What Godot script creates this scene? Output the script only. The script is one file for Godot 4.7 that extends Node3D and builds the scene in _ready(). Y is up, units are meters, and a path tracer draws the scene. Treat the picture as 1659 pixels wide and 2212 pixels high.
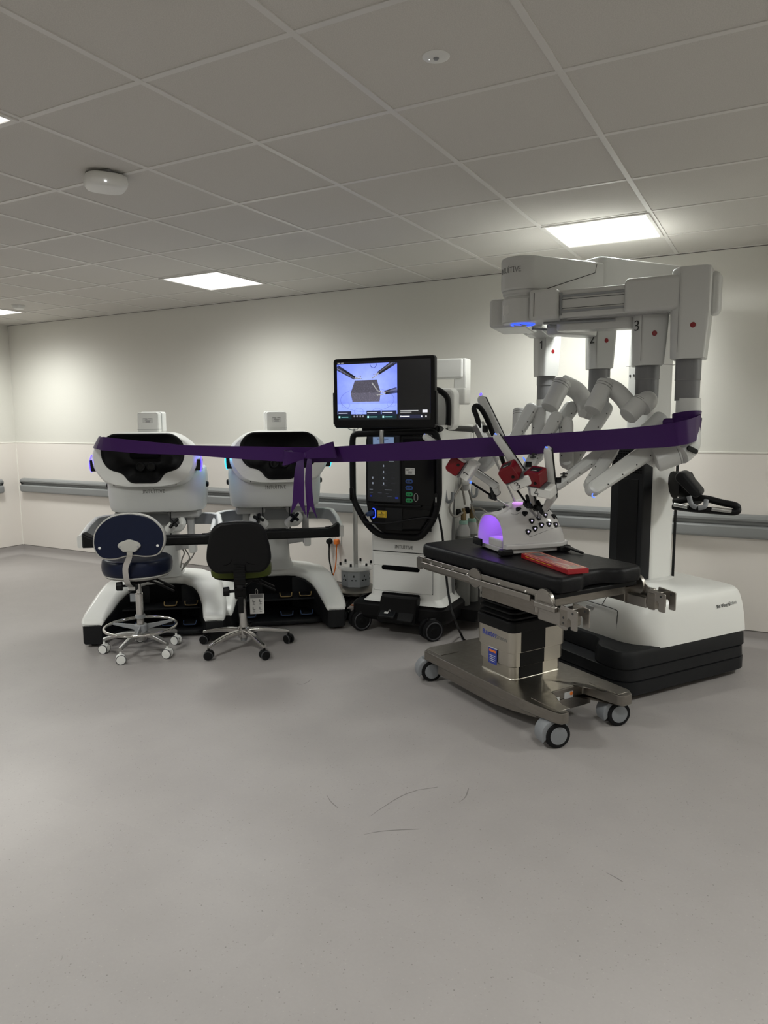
extends Node3D

const CEIL := 2.633
const BACK_Z := -3.557
const LEFT_X := -6.532
const RIGHT_X := 3.9
const FRONT_Z := 4.8
const CELL := 0.6
const LAMPS = [[0, 4, 5.6], [-5, 4, 3.6], [-10, 4, 4.8], [5, 4, 5.6], [-3, -1, 5.8], [2, -1, 4.8], [-8, -1, 6.6], [0, -6, 2.6], [-5, -6, 3.0], [4, -6, 3.0]]

var M := {}


func _ready() -> void:
	# ---- camera, light, exposure
	var cam := Camera3D.new()
	cam.name = "camera"
	cam.position = Vector3(1.271, 1.549, 1.815)
	cam.rotation_order = EULER_ORDER_YXZ
	cam.rotation_degrees = Vector3(-7.375, 28.604, -0.431)
	cam.fov = 70.65
	cam.near = 0.05
	add_child(cam)
	cam.current = true
	var env := Environment.new()
	env.background_mode = Environment.BG_COLOR
	env.background_color = Color(0.02, 0.02, 0.02)
	env.tonemap_mode = Environment.TONE_MAPPER_LINEAR
	env.tonemap_exposure = 1.0
	env.sdfgi_enabled = true
	env.ssao_enabled = true
	env.ssil_enabled = true
	var we := WorldEnvironment.new()
	we.name = "environment"
	we.environment = env
	add_child(we)
	for l in LAMPS:
		var a := SpotLight3D.new()
		a.name = "ceiling_panel_glow"
		a.spot_angle = 86.0
		a.spot_angle_attenuation = 0.68 if l[0] >= 0 and l[1] == 4 else 1.0
		a.spot_range = 14.0
		a.spot_attenuation = 2.0
		a.light_size = 0.24
		a.light_color = Color(0.985, 0.995, 0.975)
		a.light_energy = l[2]
		a.shadow_enabled = true
		a.position = Vector3((l[0] + 0.5) * CELL, CEIL - 0.03, -(l[1] + 0.5) * CELL)
		a.rotation_degrees = Vector3(-90, 0, 0)
		add_child(a, true)
	make_materials()
	# ---- the room
	build_room()
	build_ceiling()
	build_wall_trim()
	# ---- the large machines
	build_robot()
	build_consoles()
	build_tower()
	build_table()
	# ---- seats and smaller things
	build_stool()
	build_task_chair()
	build_power_stand()
	build_cylinders()
	build_trainer()
	build_book_box()
	build_socket()
	build_ribbon()
	build_cables()
	build_ceiling_things()


# ------------------------------------------------------------------ mesh tools
class MB:
	var v := PackedVector3Array()
	var xf := Transform3D()
	var start := 0

	func tri(a: Vector3, b: Vector3, c: Vector3) -> void:
		v.append(xf * a); v.append(xf * b); v.append(xf * c)

	func quad(a: Vector3, b: Vector3, c: Vector3, d: Vector3) -> void:
		tri(a, b, c); tri(a, c, d)

	func begin() -> void:
		start = v.size()

	func close() -> void:
		var vol := 0.0
		var o := v[start]
		for i in range(start, v.size(), 3):
			vol += (v[i] - o).dot((v[i + 2] - o).cross(v[i + 1] - o))
		if vol < 0.0:
			for i in range(start, v.size(), 3):
				var t := v[i + 1]
				v[i + 1] = v[i + 2]
				v[i + 2] = t

	func at(t: Transform3D) -> MB:
		xf = t
		return self

	func rings(rs: Array, cap0 := true, cap1 := true, loop := false) -> MB:
		begin()
		var n: int = rs[0].size()
		var m := rs.size()
		for i in (m if loop else m - 1):
			var a: PackedVector3Array = rs[i]
			var b: PackedVector3Array = rs[(i + 1) % m]
			for k in n:
				var k2 := (k + 1) % n
				quad(a[k], a[k2], b[k2], b[k])
		if not loop:
			if cap0: fan(rs[0], true)
			if cap1: fan(rs[m - 1], false)
		close()
		return self

	func fan(r: PackedVector3Array, flip: bool) -> void:
		var c := Vector3.ZERO
		for p in r: c += p
		c /= r.size()
		for k in r.size():
			var k2 := (k + 1) % r.size()
			if flip: tri(c, r[k2], r[k])
			else: tri(c, r[k], r[k2])

	# polygon in x,y pushed out along z, edges bevelled
	func prism(poly: PackedVector2Array, z0: float, z1: float, bevel := 0.0) -> MB:
		begin()
		var n := poly.size()
		var small := MB.inset(poly, bevel) if bevel > 0.0 else poly
		var rs := []
		if bevel > 0.0:
			rs = [MB.lift(small, z0), MB.lift(MB.inset(poly, bevel * 0.3), z0 + bevel * 0.3), MB.lift(poly, z0 + bevel), MB.lift(poly, z1 - bevel), MB.lift(MB.inset(poly, bevel * 0.3), z1 - bevel * 0.3), MB.lift(small, z1)]
		else:
			rs = [MB.lift(poly, z0), MB.lift(poly, z1)]
		for i in rs.size() - 1:
			for k in n:
				var k2 := (k + 1) % n
				quad(rs[i][k], rs[i][k2], rs[i + 1][k2], rs[i + 1][k])
		var idx := Geometry2D.triangulate_polygon(small)
		if idx.is_empty():
			fan(MB.lift(small, z0), true)
			fan(MB.lift(small, z1), false)
		var up: bool = MB.area(small) > 0.0
		for i in range(0, idx.size(), 3):
			var a := small[idx[i]]; var b := small[idx[i + 1]]; var c := small[idx[i + 2]]
			if ((b - a).cross(c - a) > 0.0) != up:
				var t := b; b = c; c = t
			tri(Vector3(a.x, a.y, z1), Vector3(b.x, b.y, z1), Vector3(c.x, c.y, z1))
			tri(Vector3(a.x, a.y, z0), Vector3(c.x, c.y, z0), Vector3(b.x, b.y, z0))
		close()
		return self

	static func area(p: PackedVector2Array) -> float:
		var s := 0.0
		for i in p.size(): s += p[i].cross(p[(i + 1) % p.size()])
		return s

	static func lift(p: PackedVector2Array, z: float) -> PackedVector3Array:
		var r := PackedVector3Array()
		for q in p: r.append(Vector3(q.x, q.y, z))
		return r

	static func inset(p: PackedVector2Array, d: float) -> PackedVector2Array:
		var r := PackedVector2Array()
		var n := p.size()
		var s := 1.0 if MB.area(p) > 0.0 else -1.0
		for i in n:
			var e0 := (p[i] - p[(i + n - 1) % n]).normalized()
			var e1 := (p[(i + 1) % n] - p[i]).normalized()
			var nn := Vector2(-e0.y, e0.x) + Vector2(-e1.y, e1.x)
			var l := nn.length()
			if l < 0.001: nn = Vector2(-e0.y, e0.x)
			else: nn = nn / l
			var c := maxf(0.5, nn.dot(Vector2(-e0.y, e0.x)))
			r.append(p[i] + nn * (s * d / c))
		return r

	func box(c: Vector3, s: Vector3, r := 0.004, n := 2) -> MB:
		begin()
		r = minf(r, minf(s.x, minf(s.y, s.z)) * 0.499)
		var h := s * 0.5 - Vector3(r, r, r)
		for ax in 3:
			for sg in [-1.0, 1.0]:
				var g := []
				var ts := []
				for i in n + 1: ts.append([-1.0, -1.0 + float(i) / n])
				for i in n + 1: ts.append([1.0, float(i) / n])
				for i in ts.size():
					var row := []
					for j in ts.size():
						var d := Vector3.ZERO
						d[ax] = 1.0
						d[(ax + 1) % 3] = tan(ts[i][1] * PI / 4)
						d[(ax + 2) % 3] = tan(ts[j][1] * PI / 4)
						d = d.normalized() * r
						var p := Vector3.ZERO
						p[ax] = sg * (h[ax] + d[ax])
						p[(ax + 1) % 3] = ts[i][0] * h[(ax + 1) % 3] + d[(ax + 1) % 3]
						p[(ax + 2) % 3] = ts[j][0] * h[(ax + 2) % 3] + d[(ax + 2) % 3]
						row.append(p + c)
					g.append(row)
				for i in ts.size() - 1:
					for j in ts.size() - 1:
						if sg > 0.0: quad(g[i][j], g[i][j + 1], g[i + 1][j + 1], g[i + 1][j])
						else: quad(g[i][j], g[i + 1][j], g[i + 1][j + 1], g[i][j + 1])
		close()
		return self

	func lathe(prof: Array, seg := 24) -> MB:   # [r, y] pairs about the y axis
		var rs := []
		for q in prof:
			var r := PackedVector3Array()
			for k in seg:
				var a := TAU * k / seg
				r.append(Vector3(cos(a) * q[0], q[1], sin(a) * q[0]))
			rs.append(r)
		return rings(rs)

	func barrel(a: Vector3, b: Vector3, r0: float, r1 := -1.0, bev := 0.0, seg := 24) -> MB:
		if r1 < 0.0: r1 = r0
		var keep := xf
		xf = keep * MB.along(a, b)
		var l := (b - a).length()
		if bev > 0.0:
			lathe([[r0 - bev, 0.0], [r0 - bev * 0.3, bev * 0.3], [r0, bev], [r1, l - bev], [r1 - bev * 0.3, l - bev * 0.3], [r1 - bev, l]], seg)
		else:
			lathe([[r0, 0.0], [r1, l]], seg)
		xf = keep
		return self

	static func along(a: Vector3, b: Vector3) -> Transform3D:   # y axis from a to b
		var y := (b - a).normalized()
		var h := Vector3.RIGHT if absf(y.x) < 0.8 else Vector3.FORWARD
		var x := h.cross(y).normalized()
		return Transform3D(Basis(x, y, x.cross(y)), a)

	func tube(path: PackedVector3Array, r: float, seg := 8, loop := false, radii := []) -> MB:
		var rs := []
		var n := path.size()
		var side := Vector3.ZERO
		for i in n:
			var t: Vector3
			if loop: t = path[(i + 1) % n] - path[(i + n - 1) % n]
			else: t = path[mini(i + 1, n - 1)] - path[maxi(i - 1, 0)]
			t = t.normalized()
			if side == Vector3.ZERO:
				side = t.cross(Vector3.UP if absf(t.y) < 0.9 else Vector3.RIGHT).normalized()
			side = (side - t * side.dot(t)).normalized()
			var w := t.cross(side)
			var ring := PackedVector3Array()
			var rr: float = radii[i] if radii.size() else r
			for k in seg:
				var a := TAU * k / seg
				ring.append(path[i] + side * (cos(a) * rr) + w * (sin(a) * rr))
			rs.append(ring)
		return rings(rs, true, true, loop)

	# a section (x across, y up) swept along a path
	func sweep(path: PackedVector3Array, sec: PackedVector2Array, up := Vector3.UP, loop := false) -> MB:
		var rs := []
		var n := path.size()
		for i in n:
			var t0 := path[i] - path[(i + n - 1) % n] if (loop or i > 0) else path[1] - path[0]
			var t1 := path[(i + 1) % n] - path[i] if (loop or i < n - 1) else t0
			var t := (t0.normalized() + t1.normalized()).normalized()
			var s := t.cross(up).normalized()
			var u := s.cross(t).normalized()
			var k := 1.0 / maxf(0.5, t.dot(t0.normalized()))
			var ring := PackedVector3Array()
			for q in sec: ring.append(path[i] + s * (q.x * k) + u * q.y)
			rs.append(ring)
		return rings(rs, true, true, loop)

	# a flat link with round ends from a to b, its flat faces across n
	func link(a: Vector3, b: Vector3, w0: float, w1: float, t: float, n: Vector3, bev := 0.01) -> MB:
		var x := (b - a).normalized()
		var z := (n - x * n.dot(x)).normalized()
		var keep := xf
		xf = keep * Transform3D(Basis(x, z.cross(x), z), a)
		var l := (b - a).length()
		var p := PackedVector2Array()
		for i in 11:
			var g := PI * 0.5 + PI * i / 10.0
			p.append(Vector2(cos(g), sin(g)) * w0 * 0.5)
		for i in 11:
			var g := -PI * 0.5 + PI * i / 10.0
			p.append(Vector2(l, 0) + Vector2(cos(g), sin(g)) * w1 * 0.5)
		prism(p, -t * 0.5, t * 0.5, bev)
		xf = keep
		return self

	func mesh(crease := 38.0) -> ArrayMesh:
		var n := v.size()
		var fn := PackedVector3Array()
		var seen := {}
		for i in range(0, n, 3):
			fn.append((v[i + 2] - v[i]).cross(v[i + 1] - v[i]))
		for i in n:
			var key := Vector3i((v[i] * 20000.0).round())
			if seen.has(key): seen[key].append(i / 3)
			else: seen[key] = [i / 3]
		var lim := cos(deg_to_rad(crease))
		var unit := PackedVector3Array()
		for f in fn: unit.append(f.normalized())
		var nm := PackedVector3Array()
		nm.resize(n)
		for i in n:
			var me := unit[i / 3]
			var s := Vector3.ZERO
			for f in seen[Vector3i((v[i] * 20000.0).round())]:
				if unit[f].dot(me) > lim: s += fn[f]
			nm[i] = s.normalized() if s.length_squared() > 1e-24 else Vector3.UP
		var arr := []
		arr.resize(Mesh.ARRAY_MAX)
		arr[Mesh.ARRAY_VERTEX] = v
		arr[Mesh.ARRAY_NORMAL] = nm
		var am := ArrayMesh.new()
		am.add_surface_from_arrays(Mesh.PRIMITIVE_TRIANGLES, arr)
		return am


func rrect(w: float, h: float, r: float, seg := 5, c := Vector2.ZERO) -> PackedVector2Array:
	var p := PackedVector2Array()
	r = minf(r, minf(w, h) * 0.499)
	for q in 4:
		var o := Vector2((w * 0.5 - r) * (1 if q == 0 or q == 3 else -1), (h * 0.5 - r) * (1 if q < 2 else -1))
		for i in seg + 1:
			var a := PI * 0.5 * (q + float(i) / seg)
			p.append(c + o + Vector2(cos(a), sin(a)) * r)
	return p


func round_poly(pts: Array, rad: float, seg := 4) -> PackedVector2Array:
	var out := PackedVector2Array()
	var n := pts.size()
	for i in n:
		var p: Vector2 = pts[i]
		var a: Vector2 = pts[(i + n - 1) % n] - p
		var b: Vector2 = pts[(i + 1) % n] - p
		var r := minf(rad, minf(a.length(), b.length()) * 0.48)
		var p0 := p + a.normalized() * r
		var p2 := p + b.normalized() * r
		for k in seg + 1:
			var t := float(k) / seg
			out.append(p0.lerp(p, t).lerp(p.lerp(p2, t), t))
	return out


func plan_rect2(x0: float, x1: float, z0: float, z1: float, front: float, back: float) -> PackedVector2Array:
	var p := PackedVector2Array()
	for q in [[x1, z1, front, 0], [x0, z1, front, 1], [x0, z0, back, 2], [x1, z0, back, 3]]:
		var o := Vector2(q[0] - q[2] * (1 if q[3] == 0 or q[3] == 3 else -1), q[1] - q[2] * (1 if q[3] < 2 else -1))
		for i in 11:
			var a: float = PI * 0.5 * (q[3] + i / 10.0)
			p.append(o + Vector2(cos(a), sin(a)) * q[2])
	return p


func flat_ring(p: PackedVector2Array, y: float) -> PackedVector3Array:   # plan polygon (x, z) at a height
	var r := PackedVector3Array()
	for q in p: r.append(Vector3(q.x, y, q.y))
	return r


func plan_stack(levels: Array) -> MB:   # [[polygon, y], ...] skinned from bottom to top
	var rs := []
	for l in levels: rs.append(flat_ring(l[0], l[1]))
	return MB.new().rings(rs)


func curve(pts: Array, steps := 8) -> PackedVector3Array:   # smooth line through points
	var out := PackedVector3Array()
	var n := pts.size()
	for i in n - 1:
		var p0: Vector3 = pts[maxi(i - 1, 0)]
		var p1: Vector3 = pts[i]
		var p2: Vector3 = pts[i + 1]
		var p3: Vector3 = pts[mini(i + 2, n - 1)]
		for k in steps:
			out.append(p1.cubic_interpolate(p2, p0, p3, float(k) / steps))
	out.append(pts[n - 1])
	return out


func turn_y(deg: float, o := Vector3.ZERO) -> Transform3D:
	return Transform3D(Basis(Vector3.UP, deg_to_rad(deg)), o)


# ------------------------------------------------------------------ objects
func thing(called: String, label: String, category: String, pos := Vector3.ZERO, deg := 0.0, group := "") -> Node3D:
	var o := Node3D.new()
	o.name = numbered(called, self)
	add_child(o)
	o.position = pos
	o.rotation_degrees.y = deg
	tag(o, label, category, group)
	return o


func tag(o: Node, label: String, category: String, group := "") -> void:
	o.set_meta("label", label)
	o.set_meta("category", category)
	if group != "": o.set_meta("group", group)


func numbered(called: String, parent: Node) -> String:
	if not parent.has_node(called): return called
	var k := 1
	while parent.has_node("%s_%03d" % [called, k]): k += 1
	return "%s_%03d" % [called, k]


func part(parent: Node, called: String, mb, mat: String, crease := 38.0) -> MeshInstance3D:
	var o := MeshInstance3D.new()
	o.name = numbered(called, parent)
	o.mesh = mb.mesh(crease) if mb is MB else mb
	o.material_override = M[mat]
	parent.add_child(o)
	return o


func text(parent: Node, called: String, words: String, height: float, t: Transform3D, mat: String, font := "Droid Sans", depth := 0.0008, bold := false) -> MeshInstance3D:
	var f := SystemFont.new()
	f.font_names = PackedStringArray([font])
	if bold: f.font_weight = 700
	var tm := TextMesh.new()
	tm.font = f
	tm.text = words
	tm.font_size = 32
	tm.pixel_size = height / 23.0
	tm.depth = depth
	tm.curve_step = 1.0
	var o := part(parent, called, tm, mat)
	o.transform = t
	return o


func facing(n: Vector3, o: Vector3, up := Vector3.UP) -> Transform3D:   # z axis along n
	var z := n.normalized()
	var x := up.cross(z).normalized()
	return Transform3D(Basis(x, z.cross(x), z), o)


# ------------------------------------------------------------------ materials
func mat(key: String, linear: Color, rough: float, metal := 0.0, spec := 0.5) -> StandardMaterial3D:
	var m := StandardMaterial3D.new()
	m.resource_name = key
	m.albedo_color = linear.linear_to_srgb()
	m.roughness = rough
	m.metallic = metal
	m.metallic_specular = spec
	M[key] = m
	return m


func glow(key: String, c: Color, energy: float) -> void:
	var m := mat(key, Color(0.3, 0.3, 0.3), 0.4)
	m.emission_enabled = true
	m.emission = c
	m.emission_energy_multiplier = energy


func noise_tex(freq: float, lo: Color, hi: Color, sd: int, fractal := 3, normal := false, size := 512) -> NoiseTexture2D:
	var n := FastNoiseLite.new()
	n.noise_type = FastNoiseLite.TYPE_SIMPLEX
	n.frequency = freq
	n.seed = sd
	n.fractal_octaves = fractal
	var t := NoiseTexture2D.new()
	t.width = size
	t.height = size
	t.seamless = true
	t.noise = n
	if normal:
		t.as_normal_map = true
		t.bump_strength = 2.0
	else:
		var g := Gradient.new()
		g.set_color(0, lo)
		g.set_color(1, hi)
		t.color_ramp = g
	return t


func make_materials() -> void:
	var fl := mat("floor_vinyl", Color(0.37, 0.345, 0.335), 0.42, 0.0, 0.4)
	fl.albedo_texture = floor_texture()
	fl.uv1_triplanar = true
	fl.uv1_world_triplanar = true
	fl.uv1_scale = Vector3(0.5, 0.5, 0.5)
	mat("cove_vinyl", Color(0.37, 0.345, 0.335), 0.45)
	var wp := mat("wall_paint", Color(0.70, 0.685, 0.635), 0.85)
	wp.normal_enabled = true
	wp.normal_texture = noise_tex(0.05, Color.BLACK, Color.WHITE, 5, 3, true)
	wp.normal_scale = 0.06
	wp.uv1_triplanar = true
	wp.uv1_scale = Vector3(1, 1, 1)
	mat("wall_sheet", Color(0.80, 0.755, 0.71), 0.4)
	mat("strip_white", Color(0.86, 0.84, 0.78), 0.35)
	mat("joint_dark", Color(0.12, 0.11, 0.10), 0.7)
	var ct := mat("ceiling_tile", Color(0.66, 0.635, 0.595), 0.9)
	ct.albedo_texture = noise_tex(0.18, Color(0.93, 0.93, 0.93), Color(1, 1, 1), 8, 2)
	ct.uv1_triplanar = true
	ct.uv1_world_triplanar = true
	ct.uv1_scale = Vector3(2, 2, 2)
	mat("grid_metal", Color(0.68, 0.66, 0.63), 0.4)
	mat("bumper_grey", Color(0.26, 0.268, 0.27), 0.45)
	mat("plastic_white", Color(0.77, 0.77, 0.745), 0.32)
	mat("plastic_shell", Color(0.56, 0.565, 0.55), 0.34)
	mat("plastic_grey", Color(0.42, 0.42, 0.42), 0.4)
	mat("tube_grey", Color(0.155, 0.155, 0.16), 0.45)
	mat("mid_grey", Color(0.27, 0.28, 0.29), 0.5)
	mat("seam", Color(0.03, 0.03, 0.03), 0.6)
	mat("seam_grey", Color(0.2, 0.2, 0.2), 0.6)
	mat("logo_grey", Color(0.085, 0.085, 0.08), 0.5)
	mat("scuff", Color(0.20, 0.185, 0.18), 0.6)
	mat("black_plastic", Color(0.0045, 0.0045, 0.005), 0.5, 0.0, 0.32)
	mat("black_matte", Color(0.003, 0.003, 0.0035), 0.85, 0.0, 0.2)
	mat("charcoal", Color(0.0085, 0.009, 0.0105), 0.5, 0.0, 0.35)
	mat("black_gloss", Color(0.003, 0.003, 0.004), 0.14, 0.0, 0.35)
	mat("rubber", Color(0.007, 0.007, 0.008), 0.7, 0.0, 0.3)
	mat("wheel_grey", Color(0.22, 0.23, 0.245), 0.5)
	mat("wheel_dark", Color(0.04, 0.04, 0.045), 0.5)
	mat("chrome", Color(0.62, 0.61, 0.59), 0.16, 1.0)
	mat("aluminium", Color(0.45, 0.45, 0.44), 0.35, 1.0)
	mat("cast_grey", Color(0.42, 0.41, 0.38), 0.45)
	var st := mat("steel", Color(0.29, 0.27, 0.245), 0.4, 1.0)
	st.roughness_texture = noise_tex(0.02, Color(0.7, 0.7, 0.7), Color(1, 1, 1), 21, 3)
	st.albedo_texture = noise_tex(0.012, Color(0.94, 0.935, 0.93), Color(1, 1, 1), 22, 4)
	st.uv1_triplanar = true
	st.uv1_scale = Vector3(2.0, 9.0, 2.0)
	mat("steel_pedestal", Color(0.52, 0.49, 0.43), 0.36, 1.0)
	mat("steel_bright", Color(0.36, 0.34, 0.315), 0.34, 1.0)
	var lt := mat("leather_black", Color(0.004, 0.004, 0.005), 0.48, 0.0, 0.33)
	lt.normal_enabled = true
	lt.normal_texture = noise_tex(0.02, Color.BLACK, Color.WHITE, 31, 4, true)
	lt.normal_scale = 0.35
	lt.uv1_triplanar = true
	lt.uv1_scale = Vector3(3, 3, 3)
	mat("vinyl_navy", Color(0.004, 0.0075, 0.026), 0.38, 0.0, 0.35)
	mat("vinyl_green", Color(0.062, 0.078, 0.012), 0.5, 0.0, 0.3)
	mat("ribbon_purple", Color(0.034, 0.004, 0.078), 0.46, 0.0, 0.36)
	mat("red_cover", Color(0.16, 0.004, 0.009), 0.25, 0.0, 0.4)
	mat("red_box", Color(0.32, 0.010, 0.016), 0.3)
	mat("red_dot", Color(0.22, 0.004, 0.008), 0.4)
	mat("dome_white", Color(0.50, 0.485, 0.48), 0.13)
	mat("yellow_sign", Color(0.75, 0.50, 0.02), 0.5)
	mat("orange", Color(0.75, 0.18, 0.02), 0.45)
	mat("blue_print", Color(0.03, 0.05, 0.30), 0.5)
	mat("green_port", Color(0.02, 0.30, 0.10), 0.4)
	mat("blue_port", Color(0.03, 0.10, 0.45), 0.4)
	mat("paper", Color(0.62, 0.62, 0.6), 0.7)
	mat("ink", Color(0.02, 0.02, 0.02), 0.7)
	mat("ink_grey", Color(0.16, 0.16, 0.16), 0.5)
	mat("brass", Color(0.26, 0.19, 0.10), 0.35, 1.0)
	mat("cylinder_grey", Color(0.16, 0.16, 0.15), 0.5)
	mat("pedal_yellow", Color(0.28, 0.19, 0.07), 0.5)
	mat("pedal_blue", Color(0.03, 0.06, 0.14), 0.5)
	mat("cable_grey", Color(0.25, 0.24, 0.22), 0.5)
	mat("mint", Color(0.3, 0.5, 0.42), 0.5)
	var cl := mat("clear_plastic", Color(0.9, 0.9, 0.88), 0.08)
	cl.albedo_color.a = 0.35
	cl.transparency = BaseMaterial3D.TRANSPARENCY_ALPHA
	glow("panel_light", Color(1.0, 0.99, 0.97), 2.2)
	glow("glow_violet", Color(0.30, 0.20, 1.0), 2.5)
	glow("glow_teal", Color(0.05, 0.75, 0.85), 1.6)
	glow("glow_blue", Color(0.05, 0.25, 1.0), 2.2)
	glow("glow_tip", Color(0.12, 0.40, 1.0), 1.6)
	glow("glow_inside", Color(0.75, 0.55, 1.0), 1.4)
	glow("glow_pink", Color(0.85, 0.55, 0.95), 0.9)
	glow("glow_port", Color(0.9, 0.85, 1.0), 0.8)
	glow("glow_white", Color(1, 1, 1), 2.0)


func floor_texture() -> ImageTexture:   # warm grey vinyl: fine specks, scuffs
	var n := 1024
	var im := Image.create(n, n, false, Image.FORMAT_RGB8)
	im.fill(Color(0.96, 0.96, 0.96))
	var rng := RandomNumberGenerator.new()
	rng.seed = 11
	var fn := FastNoiseLite.new()
	fn.frequency = 0.006
	fn.seed = 3
	for y in range(0, n, 4):
		for x in range(0, n, 4):
			var g := 0.955 + 0.02 * fn.get_noise_2d(x, y) + rng.randf_range(-0.004, 0.004)
			im.fill_rect(Rect2i(x, y, 4, 4), Color(g, g, g))
	for i in 5200:
		var d := rng.randf()
		var g := 0.86 if d < 0.45 else (1.0 if d < 0.9 else 0.74)
		var p := Vector2i(rng.randi_range(0, n - 3), rng.randi_range(0, n - 3))
		im.fill_rect(Rect2i(p, Vector2i(rng.randi_range(1, 2), rng.randi_range(1, 2))), Color(g, g * 0.995, g * 0.99))
	return ImageTexture.create_from_image(im)


# ------------------------------------------------------------------ the room
func shell(called: String, lo: Vector3, hi: Vector3, m: String) -> MeshInstance3D:
	var o := part(self, called, MB.new().box((lo + hi) * 0.5, hi - lo, 0.001, 1), m)
	o.set_meta("kind", "structure")
	return o


func build_room() -> void:
	var fl := shell("floor", Vector3(LEFT_X - 0.15, -0.12, BACK_Z - 0.15), Vector3(RIGHT_X + 0.15, 0, FRONT_Z + 0.15), "floor_vinyl")
	# rubber scuff marks on the vinyl
	for q in [[[-0.058, -0.492], [-0.044, -0.58], [-0.017, -0.692], [0.022, -0.764]], [[0.022, -0.764], [0.05, -0.79], [0.082, -0.821]], [[-0.017, -0.37], [0.039, -0.427], [0.149, -0.499]], [[-0.296, -0.545], [-0.253, -0.51], [-0.204, -0.484]], [[0.21, -0.75], [0.217, -0.799], [0.202, -0.872]], [[-1.128, -1.521], [-1.109, -1.564], [-1.112, -1.632]], [[0.833, -0.561], [0.862, -0.55], [0.892, -0.536]]]:
		var g := []
		for p in q: g.append(Vector3(p[0], 0.0004, p[1]))
		var line := curve(g, 5)
		var rs := []
		for i in line.size():
			var t := (line[mini(i + 1, line.size() - 1)] - line[maxi(i - 1, 0)]).normalized().cross(Vector3.UP)
			var w := 0.0004 + 0.0022 * sin(PI * (0.1 + 0.8 * pow(float(i) / line.size(), 1.6)))
			rs.append(PackedVector3Array([line[i] + t * w, line[i] + Vector3(0, 0.0003, 0), line[i] - t * w]))
		part(fl, "scuff_mark", MB.new().rings(rs), "scuff")
	var top := CEIL + 0.2
	var wb := shell("wall_back", Vector3(LEFT_X - 0.15, 0, BACK_Z - 0.15), Vector3(RIGHT_X + 0.15, top, BACK_Z), "wall_paint")
	var wl := shell("wall_left", Vector3(LEFT_X - 0.15, 0, BACK_Z), Vector3(LEFT_X, top, FRONT_Z), "wall_paint")
	shell("wall_right", Vector3(RIGHT_X, 0, BACK_Z), Vector3(RIGHT_X + 0.15, top, FRONT_Z), "wall_paint")
	shell("wall_front", Vector3(LEFT_X - 0.15, 0, FRONT_Z), Vector3(RIGHT_X + 0.15, top, FRONT_Z + 0.15), "wall_paint")
	# hygienic sheets on the lower wall
	part(wb, "wall_sheet", MB.new().box(Vector3((LEFT_X + RIGHT_X) * 0.5, 0.70, BACK_Z + 0.002), Vector3(RIGHT_X - LEFT_X, 1.2, 0.004), 0.0005, 1), "wall_sheet")
	part(wl, "wall_sheet", MB.new().box(Vector3(LEFT_X + 0.002, 0.70, (BACK_Z + FRONT_Z) * 0.5), Vector3(0.004, 1.2, FRONT_Z - BACK_Z), 0.0005, 1), "wall_sheet")


func struct(called: String, mb: MB, m: String) -> MeshInstance3D:
	var o := part(self, called, mb, m)
	o.set_meta("kind", "structure")
	return o


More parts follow.
